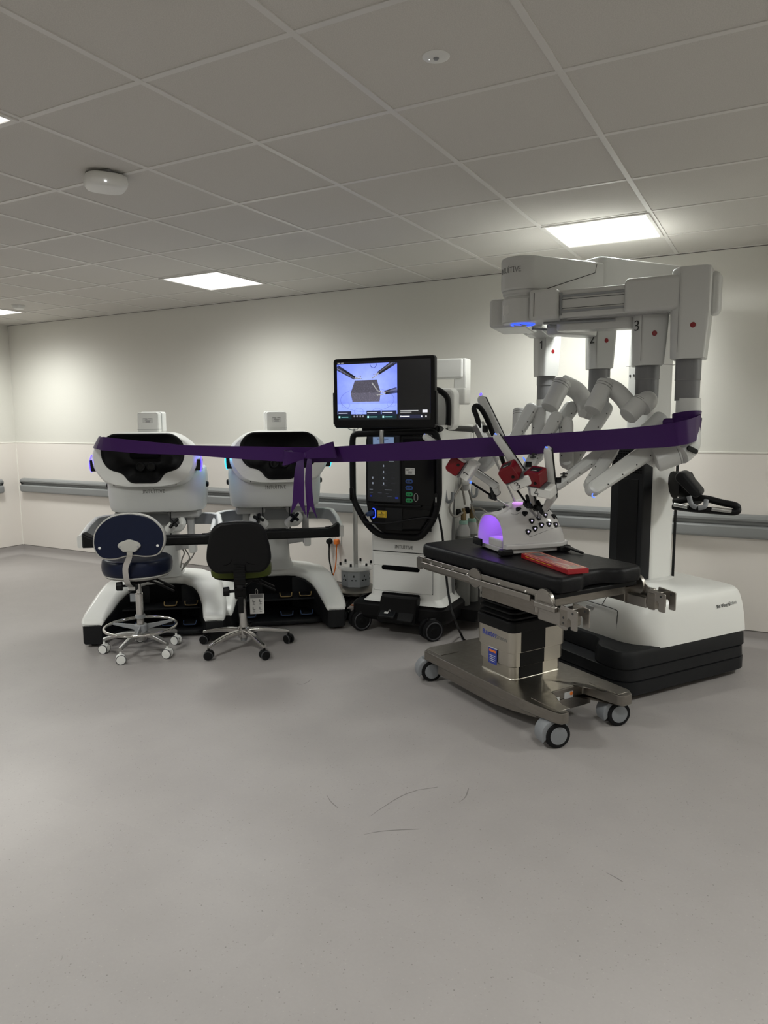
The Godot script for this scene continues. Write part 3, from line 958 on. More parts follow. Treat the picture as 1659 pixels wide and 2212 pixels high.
func robot_arms(t: Node3D) -> void:
	var cam := Vector3(0.66, 0.2, 0.72)   # roughly towards the open side of the robot
	# towers
	arm_tower(t, "1", Vector3(-1.06, 0, -0.33), 68, 2.13, 1.815, 1.66, 0.80)
	arm_tower(t, "2", Vector3(-0.475, 0, -0.225), 57, 2.12, 1.823, 1.60, 0.84)
	arm_tower(t, "3", Vector3(0.0, 0, -0.09), 46, 2.10, 1.806, 1.64, 0.95)
	arm_tower(t, "", Vector3(0.225, 0, -0.12), 33, 2.25, 1.823, 1.625, 1.0)
	part(t, "tower_back_cap", MB.new().at(turn_y(33, Vector3(0.225, 0, -0.12))).box(Vector3(0.10, 2.13, -0.03), Vector3(0.06, 0.2, 0.12), 0.03, 4), "plastic_shell")
	# shoulders: white elbows under the tubes
	part(t, "shoulder", MB.new().lathe([[0.05, 1.44], [0.0595, 1.46], [0.0595, 1.666]], 32), "plastic_shell").position = Vector3(-1.06, 0, -0.33)
	part(t, "shoulder", MB.new().tube(curve([Vector3(-0.475, 1.62, -0.225), Vector3(-0.475, 1.56, -0.225), Vector3(-0.4, 1.634, -0.124), Vector3(-0.376, 1.572, -0.044)], 5), 0.056, 20), "plastic_shell")
	part(t, "shoulder", MB.new().tube(curve([Vector3(0.0, 1.65, -0.09), Vector3(0.0, 1.625, -0.09), Vector3(0.048, 1.626, -0.04), Vector3(0.052, 1.597, 0.003)], 5), 0.052, 20), "plastic_shell")
	part(t, "shoulder", MB.new().tube(curve([Vector3(0.235, 1.635, -0.12), Vector3(0.24, 1.50, -0.115), Vector3(0.27, 1.446, -0.086), Vector3(0.279, 1.402, -0.068), Vector3(0.271, 1.37, -0.024)], 6), 0.058, 24), "plastic_shell")
	# ---------------- arm four (nearest, right)
	var j4 := joint_barrel(t, Vector3(0.258, 1.381, -0.066), Vector3(0.179, 1.331, 0.031), 0.058)
	part(j4, "grip_slot", MB.new().link(Vector3(0.34, 1.399, -0.01), Vector3(0.343, 1.382, -0.055), 0.024, 0.024, 0.01, cam, 0.003), "black_plastic")
	joint_barrel(t, Vector3(0.058, 1.433, 0.016), Vector3(0.074, 1.541, -0.129), 0.046)
	part(t, "curved_link", MB.new().tube(curve([Vector3(0.155, 1.338, -0.012), Vector3(0.084, 1.374, -0.017), Vector3(0.038, 1.431, -0.032)], 6), 0.046, 20), "plastic_shell")
	bone(t, "upper_link", Vector3(0.131, 1.381, 0.022), Vector3(0.131, 1.209, 0.39), 0.088, 0.07, 0.062, cam)
	part(t, "status_light", MB.new().tube(curve([Vector3(0.178, 1.193, 0.435), Vector3(0.177, 1.182, 0.439), Vector3(0.181, 1.175, 0.434), Vector3(0.184, 1.173, 0.428)], 4), 0.0028, 6), "glow_tip")
	bone(t, "fore_link", Vector3(0.07, 1.224, 0.349), Vector3(-0.015, 1.382, 0.125), 0.062, 0.068, 0.05, cam)
	var z4 := bone(t, "wrist_link", Vector3(-0.018, 1.38, 0.173), Vector3(-0.097, 1.207, 0.411), 0.068, 0.05, 0.05, cam)
	wrist_mark(z4, Vector3(-0.064, 1.263, 0.398), Vector3(-0.074, 1.238, 0.424), cam)
	spar(t, "4", Vector3(-0.045, 1.387, 0.521), Vector3(-0.101, 1.154, 0.433), Vector3(-0.174, 1.082, 0.417), Vector3(-0.074, 1.197, 0.541), Vector3(-0.066, 1.259, 0.573), Vector3(-0.117, 1.173, 0.543), Vector3(-0.306, 1.015, 0.341), 0.3)
	# ---------------- arm three
	joint_barrel(t, Vector3(0.045, 1.628, -0.014), Vector3(0.031, 1.549, 0.077), 0.049)
	part(t, "curved_link", MB.new().tube(curve([Vector3(-0.008, 1.587, 0.012), Vector3(-0.055, 1.63, 0.001), Vector3(-0.112, 1.682, 0.01), Vector3(-0.162, 1.714, 0.05)], 6), 0.046, 20, false, []), "plastic_shell")
	joint_barrel(t, Vector3(-0.143, 1.728, 0.053), Vector3(-0.131, 1.579, 0.159), 0.046)
	bone(t, "upper_link", Vector3(-0.189, 1.589, 0.007), Vector3(-0.169, 1.308, 0.26), 0.075, 0.066, 0.06, cam)
	bone(t, "fore_link", Vector3(-0.149, 1.322, 0.304), Vector3(-0.232, 1.513, 0.238), 0.07, 0.072, 0.06, cam)
	var z3 := bone(t, "wrist_link", Vector3(-0.261, 1.54, 0.283), Vector3(-0.19, 1.297, 0.518), 0.07, 0.056, 0.06, cam)
	wrist_mark(z3, Vector3(-0.162, 1.359, 0.513), Vector3(-0.16, 1.316, 0.543), cam)
	spar(t, "3", Vector3(-0.201, 1.452, 0.709), Vector3(-0.17, 1.195, 0.508), Vector3(-0.223, 1.12, 0.456), Vector3(-0.142, 1.233, 0.617), Vector3(-0.143, 1.283, 0.669), Vector3(-0.179, 1.202, 0.61), Vector3(-0.331, 1.018, 0.345), 0.7)
	# ---------------- arm two (endoscope)
	joint_barrel(t, Vector3(-0.436, 1.746, 0.084), Vector3(-0.425, 1.596, 0.19), 0.05)
	part(t, "curved_link", MB.new().tube(curve([Vector3(-0.376, 1.572, -0.044), Vector3(-0.413, 1.634, -0.056), Vector3(-0.441, 1.697, -0.021), Vector3(-0.469, 1.738, 0.062)], 6), 0.05, 20), "plastic_shell")
	bone(t, "upper_link", Vector3(-0.477, 1.594, -0.012), Vector3(-0.45, 1.309, 0.272), 0.085, 0.06, 0.06, cam)
	bone(t, "fore_link", Vector3(-0.412, 1.339, 0.279), Vector3(-0.495, 1.574, 0.199), 0.07, 0.075, 0.06, cam)
	bone(t, "wrist_link", Vector3(-0.518, 1.589, 0.239), Vector3(-0.472, 1.384, 0.423), 0.075, 0.055, 0.06, cam)
	part(t, "status_light", MB.new().tube(PackedVector3Array([Vector3(-0.439, 1.333, 0.353), Vector3(-0.427, 1.305, 0.339)]), 0.004, 6), "glow_tip")
	var s2 := spar_beam(t, Vector3(-0.588, 1.646, 0.524), Vector3(-0.452, 1.247, 0.379), 0.048, 0.5)
	part(s2, "tip_light", MB.new().barrel(Vector3(-0.593, 1.673, 0.537), Vector3(-0.587, 1.68, 0.525), 0.006, -1, 0.002, 10), "glow_violet")
	var hd := part(t, "endoscope_head", MB.new().barrel(Vector3(-0.535, 1.516, 0.589), Vector3(-0.503, 1.426, 0.555), 0.036, 0.034, 0.006, 8), "aluminium")
	part(hd, "head_clip", MB.new().box(Vector3(-0.48, 1.491, 0.579), Vector3(0.03, 0.035, 0.02), 0.004), "black_plastic")
	part(hd, "endoscope_cable", MB.new().tube(curve([Vector3(-0.51, 1.496, 0.591), Vector3(-0.518, 1.56, 0.61), Vector3(-0.528, 1.595, 0.619), Vector3(-0.525, 1.612, 0.609), Vector3(-0.523, 1.605, 0.586), Vector3(-0.524, 1.57, 0.554), Vector3(-0.523, 1.518, 0.524), Vector3(-0.529, 1.454, 0.488)], 6), 0.014, 12, false, []), "black_plastic")
	part(hd, "scope_shaft", MB.new().barrel(Vector3(-0.5, 1.419, 0.551), Vector3(-0.486, 1.079, 0.361), 0.0065), "aluminium")
	part(hd, "guide_rod", MB.new().barrel(Vector3(-0.493, 1.418, 0.495), Vector3(-0.405, 1.279, 0.498), 0.012), "black_plastic")
	# ---------------- arm one (furthest left)
	joint_barrel(t, Vector3(-0.853, 1.599, 0.049), Vector3(-0.806, 1.437, 0.09), 0.042)
	bone(t, "upper_link", Vector3(-0.792, 1.454, 0.102), Vector3(-0.657, 1.284, 0.454), 0.07, 0.07, 0.06, cam)
	var e1 := bone(t, "fore_link", Vector3(-0.62, 1.285, 0.491), Vector3(-0.641, 1.424, 0.342), 0.07, 0.06, 0.06, cam)
	bone(t, "wrist_link", Vector3(-0.631, 1.43, 0.365), Vector3(-0.616, 1.328, 0.622), 0.06, 0.05, 0.05, cam)
	spar(t, "1", Vector3(-0.795, 1.442, 0.754), Vector3(-0.485, 1.179, 0.503), Vector3(-0.477, 1.144, 0.497), Vector3(-0.53, 1.253, 0.653), Vector3(-0.546, 1.295, 0.714), Vector3(-0.518, 1.204, 0.643), Vector3(-0.504, 1.059, 0.401), 1.0)


func wrist_mark(p: Node, a: Vector3, b: Vector3, n: Vector3) -> void:
	# dark printed emblem and a catch window on the wrist link
	var m := MB.new()
	var x := Vector3(0.7, 0.55, 0.1)
	var f := facing(n, a)
	m.xf = f
	for s in [[0.0, 0.0, 0.012, 0.026], [0.012, 0.006, 0.014, 0.006], [-0.011, 0.004, 0.013, 0.005], [0.009, -0.008, 0.012, 0.006], [-0.009, -0.009, 0.012, 0.005]]:
		m.box(Vector3(s[0], s[1], 0.0), Vector3(s[2], s[3], 0.002), 0.0008, 1)
	part(p, "printed_emblem", m, "ink")
	var w := MB.new()
	w.xf = facing(n, b)
	w.box(Vector3.ZERO, Vector3(0.03, 0.026, 0.006), 0.002)
	part(p, "catch_window", w, "black_gloss")


func spar_beam(t: Node, a: Vector3, b: Vector3, w: float, lean: float) -> MeshInstance3D:
	# insertion spar: white rounded beam with a black strip along its right side
	var d := (b - a).normalized()
	var view := Vector3(0.66, 0.2, 0.72)
	var side := d.cross(view).normalized()   # to the viewer's right when d points down
	if side.x < 0.0: side = -side
	var nn := side.cross(d).normalized()
	if nn.dot(view) < 0.0: nn = -nn
	var s := part(t, "insertion_spar", MB.new().link(a, b, w, w, 0.05, nn, 0.012), "plastic_shell", 35)
	part(s, "spar_strip", MB.new().link(a + side * w * 0.46 - nn * 0.006, b + side * w * 0.46 - nn * 0.006, 0.013, 0.011, 0.036, nn, 0.004), "black_plastic")
	return s


func spar(t: Node, number: String, a: Vector3, b: Vector3, foot: Vector3, car: Vector3, red: Vector3, tip: Vector3, port: Vector3, lean: float) -> void:
	var view := Vector3(0.66, 0.2, 0.72)
	var s := spar_beam(t, a, b, 0.039, lean)
	part(s, "tip_light", MB.new().link(a + Vector3(-0.004, 0.0185, 0.010), a + Vector3(0.010, 0.0165, 0.014), 0.005, 0.005, 0.006, view, 0.0015), "glow_tip")
	part(s, "spar_foot", MB.new().link(b, foot, 0.042, 0.03, 0.04, view, 0.008), "plastic_shell")
	part(s, "foot_light", MB.new().box(foot + Vector3(0.0, -0.008, 0.018), Vector3(0.010, 0.004, 0.005), 0.002), "glow_tip")
	var d := (b - a).normalized()
	var nn := Vector3(0.34, 0.18, 0.92)   # the instrument side faces the aisle
	nn = (nn - d * nn.dot(d)).normalized()
	var side := d.cross(nn)   # from the spar out to the carriage
	if side.dot(car - b) < 0.0: side = -side
	var f := Transform3D(Basis(side, d, side.cross(d)), car)
	var blk := MB.new()
	blk.xf = f
	blk.box(Vector3(-0.02, 0.0, 0), Vector3(0.115, 0.055, 0.066), 0.008, 3)
	var cm := part(s, "carriage", blk, "plastic_white", 35)
	if number != "":
		var tf := Transform3D(Basis((-d).cross(nn), -d, nn), car + nn * 0.0336)
		text(cm, "arm_number", number, 0.034, tf, "ink")
	# red instrument housing clipped on the carriage, above it along the spar
	var rb := MB.new()
	rb.xf = Transform3D(f.basis, red)
	rb.prism(round_poly([Vector2(-0.042, -0.043), Vector2(0.034, -0.043), Vector2(0.046, -0.030), Vector2(0.046, 0.034), Vector2(-0.042, 0.036)], 0.012), -0.037, 0.037, 0.004)
	var hm := part(s, "instrument_housing", rb, "red_cover", 35)
	var wn := MB.new()
	wn.xf = Transform3D(f.basis, red)
	wn.box(Vector3(-0.004, -0.0425, 0), Vector3(0.052, 0.003, 0.036), 0.001)
	part(hm, "housing_window", wn, "charcoal")
	var wl := MB.new()
	wl.xf = Transform3D(f.basis, red)
	wl.box(Vector3(-0.002, -0.0444, 0.012), Vector3(0.026, 0.001, 0.003), 0.0004, 1)
	part(hm, "housing_print", wl, "paper")
	var kb := MB.new()
	kb.xf = Transform3D(Basis((-d).cross(nn), -d, nn), red + nn * 0.037)
	kb.barrel(Vector3(0.016, -0.012, -0.002), Vector3(0.016, -0.012, 0.003), 0.008)
	part(hm, "housing_knob", kb, "black_plastic")
	var rim := MB.new()
	rim.xf = Transform3D(f.basis, (red + car) * 0.5 + d * 0.006)
	rim.box(Vector3(-0.004, 0.0, 0), Vector3(0.098, 0.006, 0.07), 0.002)
	part(hm, "adapter_plate", rim, "tube_grey")
	# shaft and cannula
	part(s, "instrument_shaft", MB.new().barrel(tip, tip.lerp(port, 0.6), 0.006), "black_gloss")
	var cn := part(s, "cannula", MB.new().barrel(tip.lerp(port, 0.55), port, 0.0085, 0.006), "aluminium")
	part(cn, "cannula_ring", MB.new().barrel(tip.lerp(port, 0.52), tip.lerp(port, 0.62), 0.02, 0.017, 0.003), "black_plastic")
	part(cn, "shaft_light", MB.new().barrel(tip - d * 0.004, tip + d * 0.006, 0.008, 0.006, 0.001, 10), "glow_tip")
	var mid := tip.lerp(port, 0.55)
	var cl := MB.new()
	cl.link(foot, mid + (foot - mid) * 0.25, 0.03, 0.036, 0.034, view, 0.006)
	cl.link(mid + (foot - mid) * 0.5 + Vector3(-0.012, 0.03, 0.01), mid + (foot - mid) * 0.45 + Vector3(0.02, -0.02, 0.01), 0.018, 0.022, 0.03, view, 0.004)
	part(cn, "cannula_clamp", cl, "black_plastic")


func robot_handle(t: Node3D) -> void:
	# driver's handle and touch console at the back of the cart
	var h := part(t, "rear_console", MB.new().tube(PackedVector3Array([Vector3(-0.31, 1.138, -0.691), Vector3(-0.28, 1.143, -0.748), Vector3(-0.21, 1.076, -0.755), Vector3(-0.187, 1.04, -0.745)]), 0.075, 12, false, [0.085, 0.085, 0.05, 0.035]), "black_plastic", 40)
	part(h, "console_hood", MB.new().link(Vector3(-0.219, 1.196, -0.663), Vector3(-0.151, 1.112, -0.703), 0.07, 0.06, 0.16, Vector3(0.3, 0.2, 0.9), 0.02), "charcoal")
	var bar := part(h, "handle_bar", MB.new().tube(curve([Vector3(-0.265, 1.044, -0.644), Vector3(-0.126, 1.076, -0.698), Vector3(-0.023, 1.056, -0.757), Vector3(0.039, 1.045, -0.784), Vector3(0.048, 1.029, -0.796), Vector3(0.044, 1.008, -0.783), Vector3(-0.03, 1.009, -0.731), Vector3(-0.134, 1.013, -0.665), Vector3(-0.262, 1.017, -0.642)], 6), 0.02, 12), "black_plastic")
	part(bar, "bar_insert", MB.new().tube(PackedVector3Array([Vector3(-0.028, 1.026, -0.675), Vector3(0.046, 1.016, -0.747)]), 0.012, 10), "aluminium")
	part(bar, "bar_insert", MB.new().tube(PackedVector3Array([Vector3(-0.234, 1.033, -0.612), Vector3(-0.153, 1.026, -0.633)]), 0.012, 10), "aluminium")
	for q in [[Vector3(-0.103, 1.096, -0.575), Vector3(-0.084, 1.05, -0.577), Vector3(-0.062, 1.036, -0.593)], [Vector3(-0.04, 1.077, -0.644), Vector3(-0.035, 1.042, -0.624), Vector3(-0.058, 1.033, -0.6)]]:
		part(h, "cable_hook", MB.new().tube(curve(q, 6), 0.014, 10), "wheel_grey")


# ------------------------------------------------------------------ surgeon consoles
func radial(poly: PackedVector2Array, c: Vector2, n: int) -> PackedVector2Array:   # outline sampled at even angles about c
	var out := PackedVector2Array()
	for k in n:
		var a := TAU * k / n
		var d := Vector2(cos(a), sin(a))
		var best := 0.05
		for i in poly.size():
			var p := poly[i] - c
			var q := poly[(i + 1) % poly.size()] - c
			var e := q - p
			var den := d.cross(e)
			if absf(den) < 1e-9: continue
			var s := p.cross(e) / den
			var u := p.cross(d) / den
			if s > 0.0 and u >= -1e-6 and u <= 1.000001: best = maxf(best, s)
		out.append(c + d * best)
	return out


func build_consoles() -> void:
	make_console("surgeon_console", "surgeon console with violet glowing sides behind the blue stool", Vector3(-2.486, 0, -1.722), 36.0, "glow_violet", Color(0.35, 0.25, 1.0), -5.0, -0.025)
	make_console("surgeon_console", "surgeon console with teal glowing sides behind the green-seated chair", Vector3(-1.871, 0, -2.343), 39.0, "glow_teal", Color(0.1, 0.8, 0.9), 4.0, 0.015)


func make_console(called: String, label: String, o: Vector3, deg: float, side_glow: String, gc: Color, head_turn: float, head_shift: float) -> void:
	var t := thing(called, label, "console", o, deg, "surgeon consoles")
	# ---- horseshoe base: white shell over a black skirt, swept round the back
	var path := []
	var prm := []   # half width, bottom of white, top of white
	for q in [[-0.41, 0.035, 0.066, 0.150, 0.172], [-0.41, 0.02, 0.076, 0.155, 0.195], [-0.405, -0.05, 0.082, 0.172, 0.225], [-0.395, -0.16, 0.088, 0.185, 0.26], [-0.37, -0.27, 0.094, 0.23, 0.31], [-0.34, -0.38, 0.10, 0.26, 0.35], [-0.29, -0.49, 0.115, 0.285, 0.375], [-0.20, -0.57, 0.125, 0.30, 0.39], [-0.10, -0.60, 0.13, 0.305, 0.395], [0.0, -0.61, 0.13, 0.305, 0.395]]:
		path.append(q)
	for i in range(8, -1, -1):
		var q: Array = path[i]
		path.append([-q[0], q[1], q[2], q[3], q[4]])
	var sh := []
	var sk := []
	for i in path.size():
		var q: Array = path[i]
		var a := Vector3(path[maxi(i - 1, 0)][0], 0, path[maxi(i - 1, 0)][1])
		var b := Vector3(path[mini(i + 1, path.size() - 1)][0], 0, path[mini(i + 1, path.size() - 1)][1])
		var s := (b - a).normalized().cross(Vector3.UP).normalized()
		if i == 0 or i == path.size() - 1: s = Vector3(1 if i == 0 else 1, 0, 0) * (signf(s.x) if absf(s.x) > 0.1 else 1.0)
		var c := Vector3(q[0], 0, q[1])
		var r1 := PackedVector3Array()
		for p in rrect(q[2] * 2, q[4] - q[3], 0.04, 5): r1.append(c + s * p.x + Vector3(0, (q[3] + q[4]) * 0.5 + p.y, 0))
		sh.append(r1)
		var yb := 0.022 if absf(q[0]) > 0.36 else (0.05 if absf(q[0]) > 0.3 else 0.06)
		var r2 := PackedVector3Array()
		for p in rrect(q[2] * 2 - 0.014, q[3] + 0.008 - yb, 0.012, 4): r2.append(c + s * p.x + Vector3(0, (q[3] + 0.008 + yb) * 0.5 + p.y, -0.0))
		sk.append(r2)
	var base := part(t, "base_shell", MB.new().rings(sh), "plastic_white", 40)
	part(base, "base_skirt", MB.new().rings(sk), "charcoal", 40)
	for s in [-1, 1]:
		part(base, "caster_wheel", MB.new().barrel(Vector3(s * 0.415 - 0.02, 0.024, -0.02), Vector3(s * 0.415 + 0.02, 0.024, -0.02), 0.024, -1, 0.005, 16), "rubber")
		part(base, "caster_wheel", MB.new().barrel(Vector3(s * 0.25 - 0.02, 0.03, -0.5), Vector3(s * 0.25 + 0.02, 0.03, -0.5), 0.03, -1, 0.005, 16), "rubber")
		part(base, "latch", MB.new().box(Vector3(s * 0.355, 0.12, -0.06), Vector3(0.012, 0.03, 0.05), 0.004), "black_plastic")
	# ---- foot pedal bay
	var bay := part(t, "pedal_bay", MB.new().box(Vector3(0, 0.175, -0.478), Vector3(0.62, 0.27, 0.012), 0.005), "black_matte")
	part(bay, "bay_floor", MB.new().prism(round_poly([Vector2(-0.33, -0.46), Vector2(0.33, -0.46), Vector2(0.34, -0.17), Vector2(0.29, -0.11), Vector2(-0.29, -0.11), Vector2(-0.34, -0.17)], 0.04), 0.0, 0.03, 0.008).at(Transform3D()), "charcoal").transform = Transform3D(Basis(Vector3(1, 0, 0), Vector3(0, 0, 1), Vector3(0, 1, 0)), Vector3(0, 0.02, 0))
	part(bay, "bay_shelf", MB.new().box(Vector3(0, 0.17, -0.37), Vector3(0.58, 0.014, 0.19), 0.005), "charcoal")
	var n := 0
	for q in [[0.06, 0.15, 0.193, -0.30], [0.21, 0.15, 0.193, -0.30], [0.06, 0.10, 0.075, -0.19], [0.21, 0.10, 0.075, -0.19], [-0.22, 0.10, 0.075, -0.19]]:
		var pd := part(bay, "foot_pedal", MB.new().box(Vector3(q[0], q[2] - 0.005, q[3] - 0.05), Vector3(0.105, 0.022, 0.11), 0.009), "black_plastic")
		var lp := curve([Vector3(q[0] - 0.046, q[2] + 0.022, q[3] - 0.02), Vector3(q[0] - 0.042, q[2] + 0.004, q[3] + 0.004), Vector3(q[0] - 0.03, q[2] - 0.002, q[3] + 0.012), Vector3(q[0] + 0.03, q[2] - 0.002, q[3] + 0.012), Vector3(q[0] + 0.042, q[2] + 0.004, q[3] + 0.004), Vector3(q[0] + 0.046, q[2] + 0.022, q[3] - 0.02)], 4)
		part(pd, "pedal_rim", MB.new().tube(lp, 0.0035, 6), "pedal_yellow" if n < 2 else "pedal_blue")
		n += 1
	# ---- column
	part(t, "column", plan_stack([[rrect(0.30, 0.26, 0.12, 8, Vector2(0, -0.56)), 0.375], [rrect(0.25, 0.25, 0.10, 8, Vector2(0, -0.555)), 0.41], [rrect(0.215, 0.24, 0.08, 8, Vector2(0, -0.55)), 0.46], [rrect(0.205, 0.24, 0.07, 8, Vector2(0, -0.55)), 0.60], [rrect(0.20, 0.24, 0.07, 8, Vector2(0, -0.55)), 0.98]]), "plastic_shell", 50)
	# ---- armrest tray: white band round three sides, black pad bar in front, grey inner wall
	var bp := PackedVector3Array()
	for p in [[-0.462, 0.02], [-0.462, -0.04], [-0.452, -0.20], [-0.43, -0.33], [-0.39, -0.40], [-0.32, -0.43], [-0.2, -0.44], [0.0, -0.44], [0.2, -0.44], [0.32, -0.43], [0.39, -0.40], [0.43, -0.33], [0.452, -0.20], [0.462, -0.04], [0.462, 0.02]]: bp.append(Vector3(p[0], 0.735 + 0.085 * smoothstep(0.0, 0.36, -p[1]), p[1]))
	var tray := part(t, "armrest_frame", MB.new().sweep(bp, rrect(0.034, 0.085, 0.012, 4)), "plastic_white", 40)
	var ip := PackedVector3Array()
	for p in bp: ip.append(Vector3(p.x * 0.957, p.y - 0.003, p.z * 0.957 + 0.004))
	part(tray, "inner_wall", MB.new().sweep(ip, rrect(0.006, 0.08, 0.002, 2)), "mid_grey", 40)
	var bar := MB.new()
	var rs := []
	for q in [[-0.445, 0.035], [-0.435, 0.036], [-0.40, 0.012], [-0.36, 0.0], [0.36, 0.0], [0.40, 0.012], [0.435, 0.036], [0.445, 0.035]]:
		var ring := PackedVector3Array()
		var kk := 0.8 if absf(q[0]) > 0.44 else 1.0
		for p in rrect(0.10 * kk, 0.066 + q[1], 0.016, 4): ring.append(Vector3(q[0], 0.726 + q[1] * 0.5 + p.y, -0.012 + p.x))
		rs.append(ring)
	bar.rings(rs)
	var pad := part(tray, "armrest_bar", bar, "black_plastic", 40)
	part(pad, "touch_pad", MB.new().box(Vector3(0, 0.761, -0.012), Vector3(0.15, 0.006, 0.06), 0.002), "black_gloss")
	for s in [-1, 1]:
		part(pad, "pad_slot", MB.new().box(Vector3(s * 0.37, 0.765, -0.012), Vector3(0.05, 0.003, 0.03), 0.001), "black_matte")
		part(tray, "lift_post", MB.new().box(Vector3(s * 0.225, 0.775, -0.36), Vector3(0.05, 0.36, 0.06), 0.012, 3), "plastic_grey")
		part(tray, "lift_bracket", MB.new().box(Vector3(s * 0.235, 0.63, -0.35), Vector3(0.055, 0.11, 0.09), 0.015, 3), "plastic_white")
		part(tray, "support_arm", MB.new().link(Vector3(s * 0.23, 0.65, -0.36), Vector3(s * 0.08, 0.62, -0.50), 0.08, 0.11, 0.05, Vector3(0, 0, 1), 0.01), "plastic_grey")
	# ---- torso
	var lv := []
	for q in [[0.895, 0.62, 0.36, 0.0], [0.902, 0.655, 0.40, 0.0], [0.93, 0.672, 0.415, 0.0], [1.03, 0.69, 0.425, 0.0], [1.14, 0.695, 0.42, 0.0], [1.20, 0.685, 0.41, 0.0], [1.212, 0.665, 0.39, 0.0]]:
		lv.append([rrect(q[1], q[2], 0.15, 9, Vector2(0, -0.41)), q[0]])
	var body := part(t, "torso_shell", plan_stack(lv), "plastic_shell", 50)
	for s in [-1, 1]:
		part(body, "side_knob", MB.new().barrel(Vector3(s * 0.345, 1.08, -0.38), Vector3(s * 0.362, 1.08, -0.38), 0.022, 0.018, 0.004, 16), "black_plastic")
		part(body, "underside_pod", MB.new().box(Vector3(s * 0.19, 0.872, -0.36), Vector3(0.22, 0.06, 0.16), 0.02, 3), "plastic_grey")
	text(body, "logo_lettering", "INTUITIVE", 0.0245, Transform3D(Basis.IDENTITY, Vector3(0, 1.048, -0.1965)), "logo_grey")
	part(body, "logo_dot", MB.new().barrel(Vector3(-0.0, 1.068, -0.197), Vector3(0, 1.068, -0.1955), 0.0028, -1, 0.0, 10), "seam_grey")
	# ---- head shell and visor
	var c := Vector2(0, 1.29)
	var outer := round_poly([Vector2(-0.23, 1.468), Vector2(0.23, 1.468), Vector2(0.358, 1.36), Vector2(0.374, 1.235), Vector2(0.285, 1.10), Vector2(0.17, 1.078), Vector2(-0.17, 1.078), Vector2(-0.285, 1.10), Vector2(-0.374, 1.235), Vector2(-0.358, 1.36)], 0.10, 6)
	var vis := round_poly([Vector2(-0.225, 1.459), Vector2(0.225, 1.459), Vector2(0.292, 1.38), Vector2(0.283, 1.27), Vector2(0.235, 1.205), Vector2(0.145, 1.185), Vector2(0.10, 1.112), Vector2(-0.10, 1.112), Vector2(-0.145, 1.185), Vector2(-0.235, 1.205), Vector2(-0.283, 1.27), Vector2(-0.292, 1.38)], 0.055, 6)
	var N := 96
	var ro := radial(outer, c, N)
	var rv := radial(vis, c, N)
	var hs := []
	for q in [[-0.46, 0.45, 0.0], [-0.45, 0.62, 0.0], [-0.42, 0.78, 0.0], [-0.36, 0.92, 0.0], [-0.28, 0.985, 0.0], [-0.20, 1.0, 0.0], [-0.155, 0.985, 0.15], [-0.135, 0.96, 0.4]]:
		hs.append(head_ring(ro, rv, c, q[1], q[0], q[2]))
	var lip := head_ring(rv, rv, c, 1.0, -0.128, 0.0)
	hs.append(lip)
	var head := part(t, "head_shell", MB.new().rings(hs, true, false), "plastic_white", 45)
	var yaw := Transform3D(Basis(Vector3.UP, deg_to_rad(head_turn)), Vector3(head_shift, 0, -0.41)) * Transform3D(Basis.IDENTITY, Vector3(0, 0, 0.41))
	head.transform = yaw
	var vs := [head_ring(rv, rv, c, 1.0, -0.129, 0.0), head_ring(rv, rv, c, 0.99, -0.121, 0.0), head_ring(rv, rv, c, 0.955, -0.119, 0.0), head_ring(rv, rv, c, 0.91, -0.127, 0.0), head_ring(rv, rv, c, 0.84, -0.15, 0.0), head_ring(rv, rv, c, 0.62, -0.19, 0.0), head_ring(rv, rv, c, 0.40, -0.205, 0.0), head_ring(rv, rv, c, 0.1, -0.207, 0.0)]
	var vm := part(head, "visor", MB.new().rings(vs, false, true), "black_plastic", 45)
	for s in [-1, 1]:
		var ep := PackedVector3Array()
		for i in 20:
			var a := TAU * i / 20
			ep.append(Vector3(s * 0.037 + 0.026 * cos(a), 1.225 + 0.026 * sin(a), -0.185))
		part(vm, "eyepiece", MB.new().tube(ep, 0.005, 8, true), "charcoal")
		part(vm, "eyepiece_lens", MB.new().barrel(Vector3(s * 0.037, 1.225, -0.20), Vector3(s * 0.037, 1.225, -0.186), 0.024, -1, 0.003, 20), "black_gloss")
	part(vm, "brow_pad", MB.new().box(Vector3(0, 1.31, -0.165), Vector3(0.2, 0.06, 0.05), 0.022, 4), "black_matte")
	var scr := MB.new()
	for s in [-1, 1]:
		for q in [[0.235, 1.165], [0.13, 1.10], [0.215, 1.10]]:
			scr.barrel(Vector3(s * q[0], q[1], -0.149), Vector3(s * q[0], q[1], -0.143 if q[1] > 1.11 else -0.141), 0.004, -1, 0.0, 8)
	part(head, "screw", scr, "seam").set_meta("kind", "stuff")
	# glowing side pods
	for s in [-1, 1]:
		var w := MB.new()
		w.prism(round_poly([Vector2(s * 0.30, 1.195), Vector2(s * 0.380, 1.195), Vector2(s * 0.385, 1.275), Vector2(s * 0.36, 1.275)], 0.006), -0.26, -0.175, 0.004)
		var ear := part(head, "side_sensor", w, "black_gloss")
		var arc := curve([Vector3(s * 0.378, 1.19, -0.19), Vector3(s * 0.389, 1.23, -0.19), Vector3(s * 0.387, 1.27, -0.195), Vector3(s * 0.378, 1.31, -0.21)], 5)
		part(ear, "side_light", MB.new().tube(arc, 0.0055, 8), side_glow)
		var lamp := OmniLight3D.new()
		lamp.name = "side_glow"
		lamp.light_color = gc
		lamp.light_energy = 0.008
		lamp.light_size = 0.02
		lamp.omni_range = 14.0
		lamp.omni_attenuation = 2.0
		lamp.shadow_enabled = true
		lamp.position = Vector3(s * 0.425, 1.26, -0.20)
		ear.add_child(lamp)
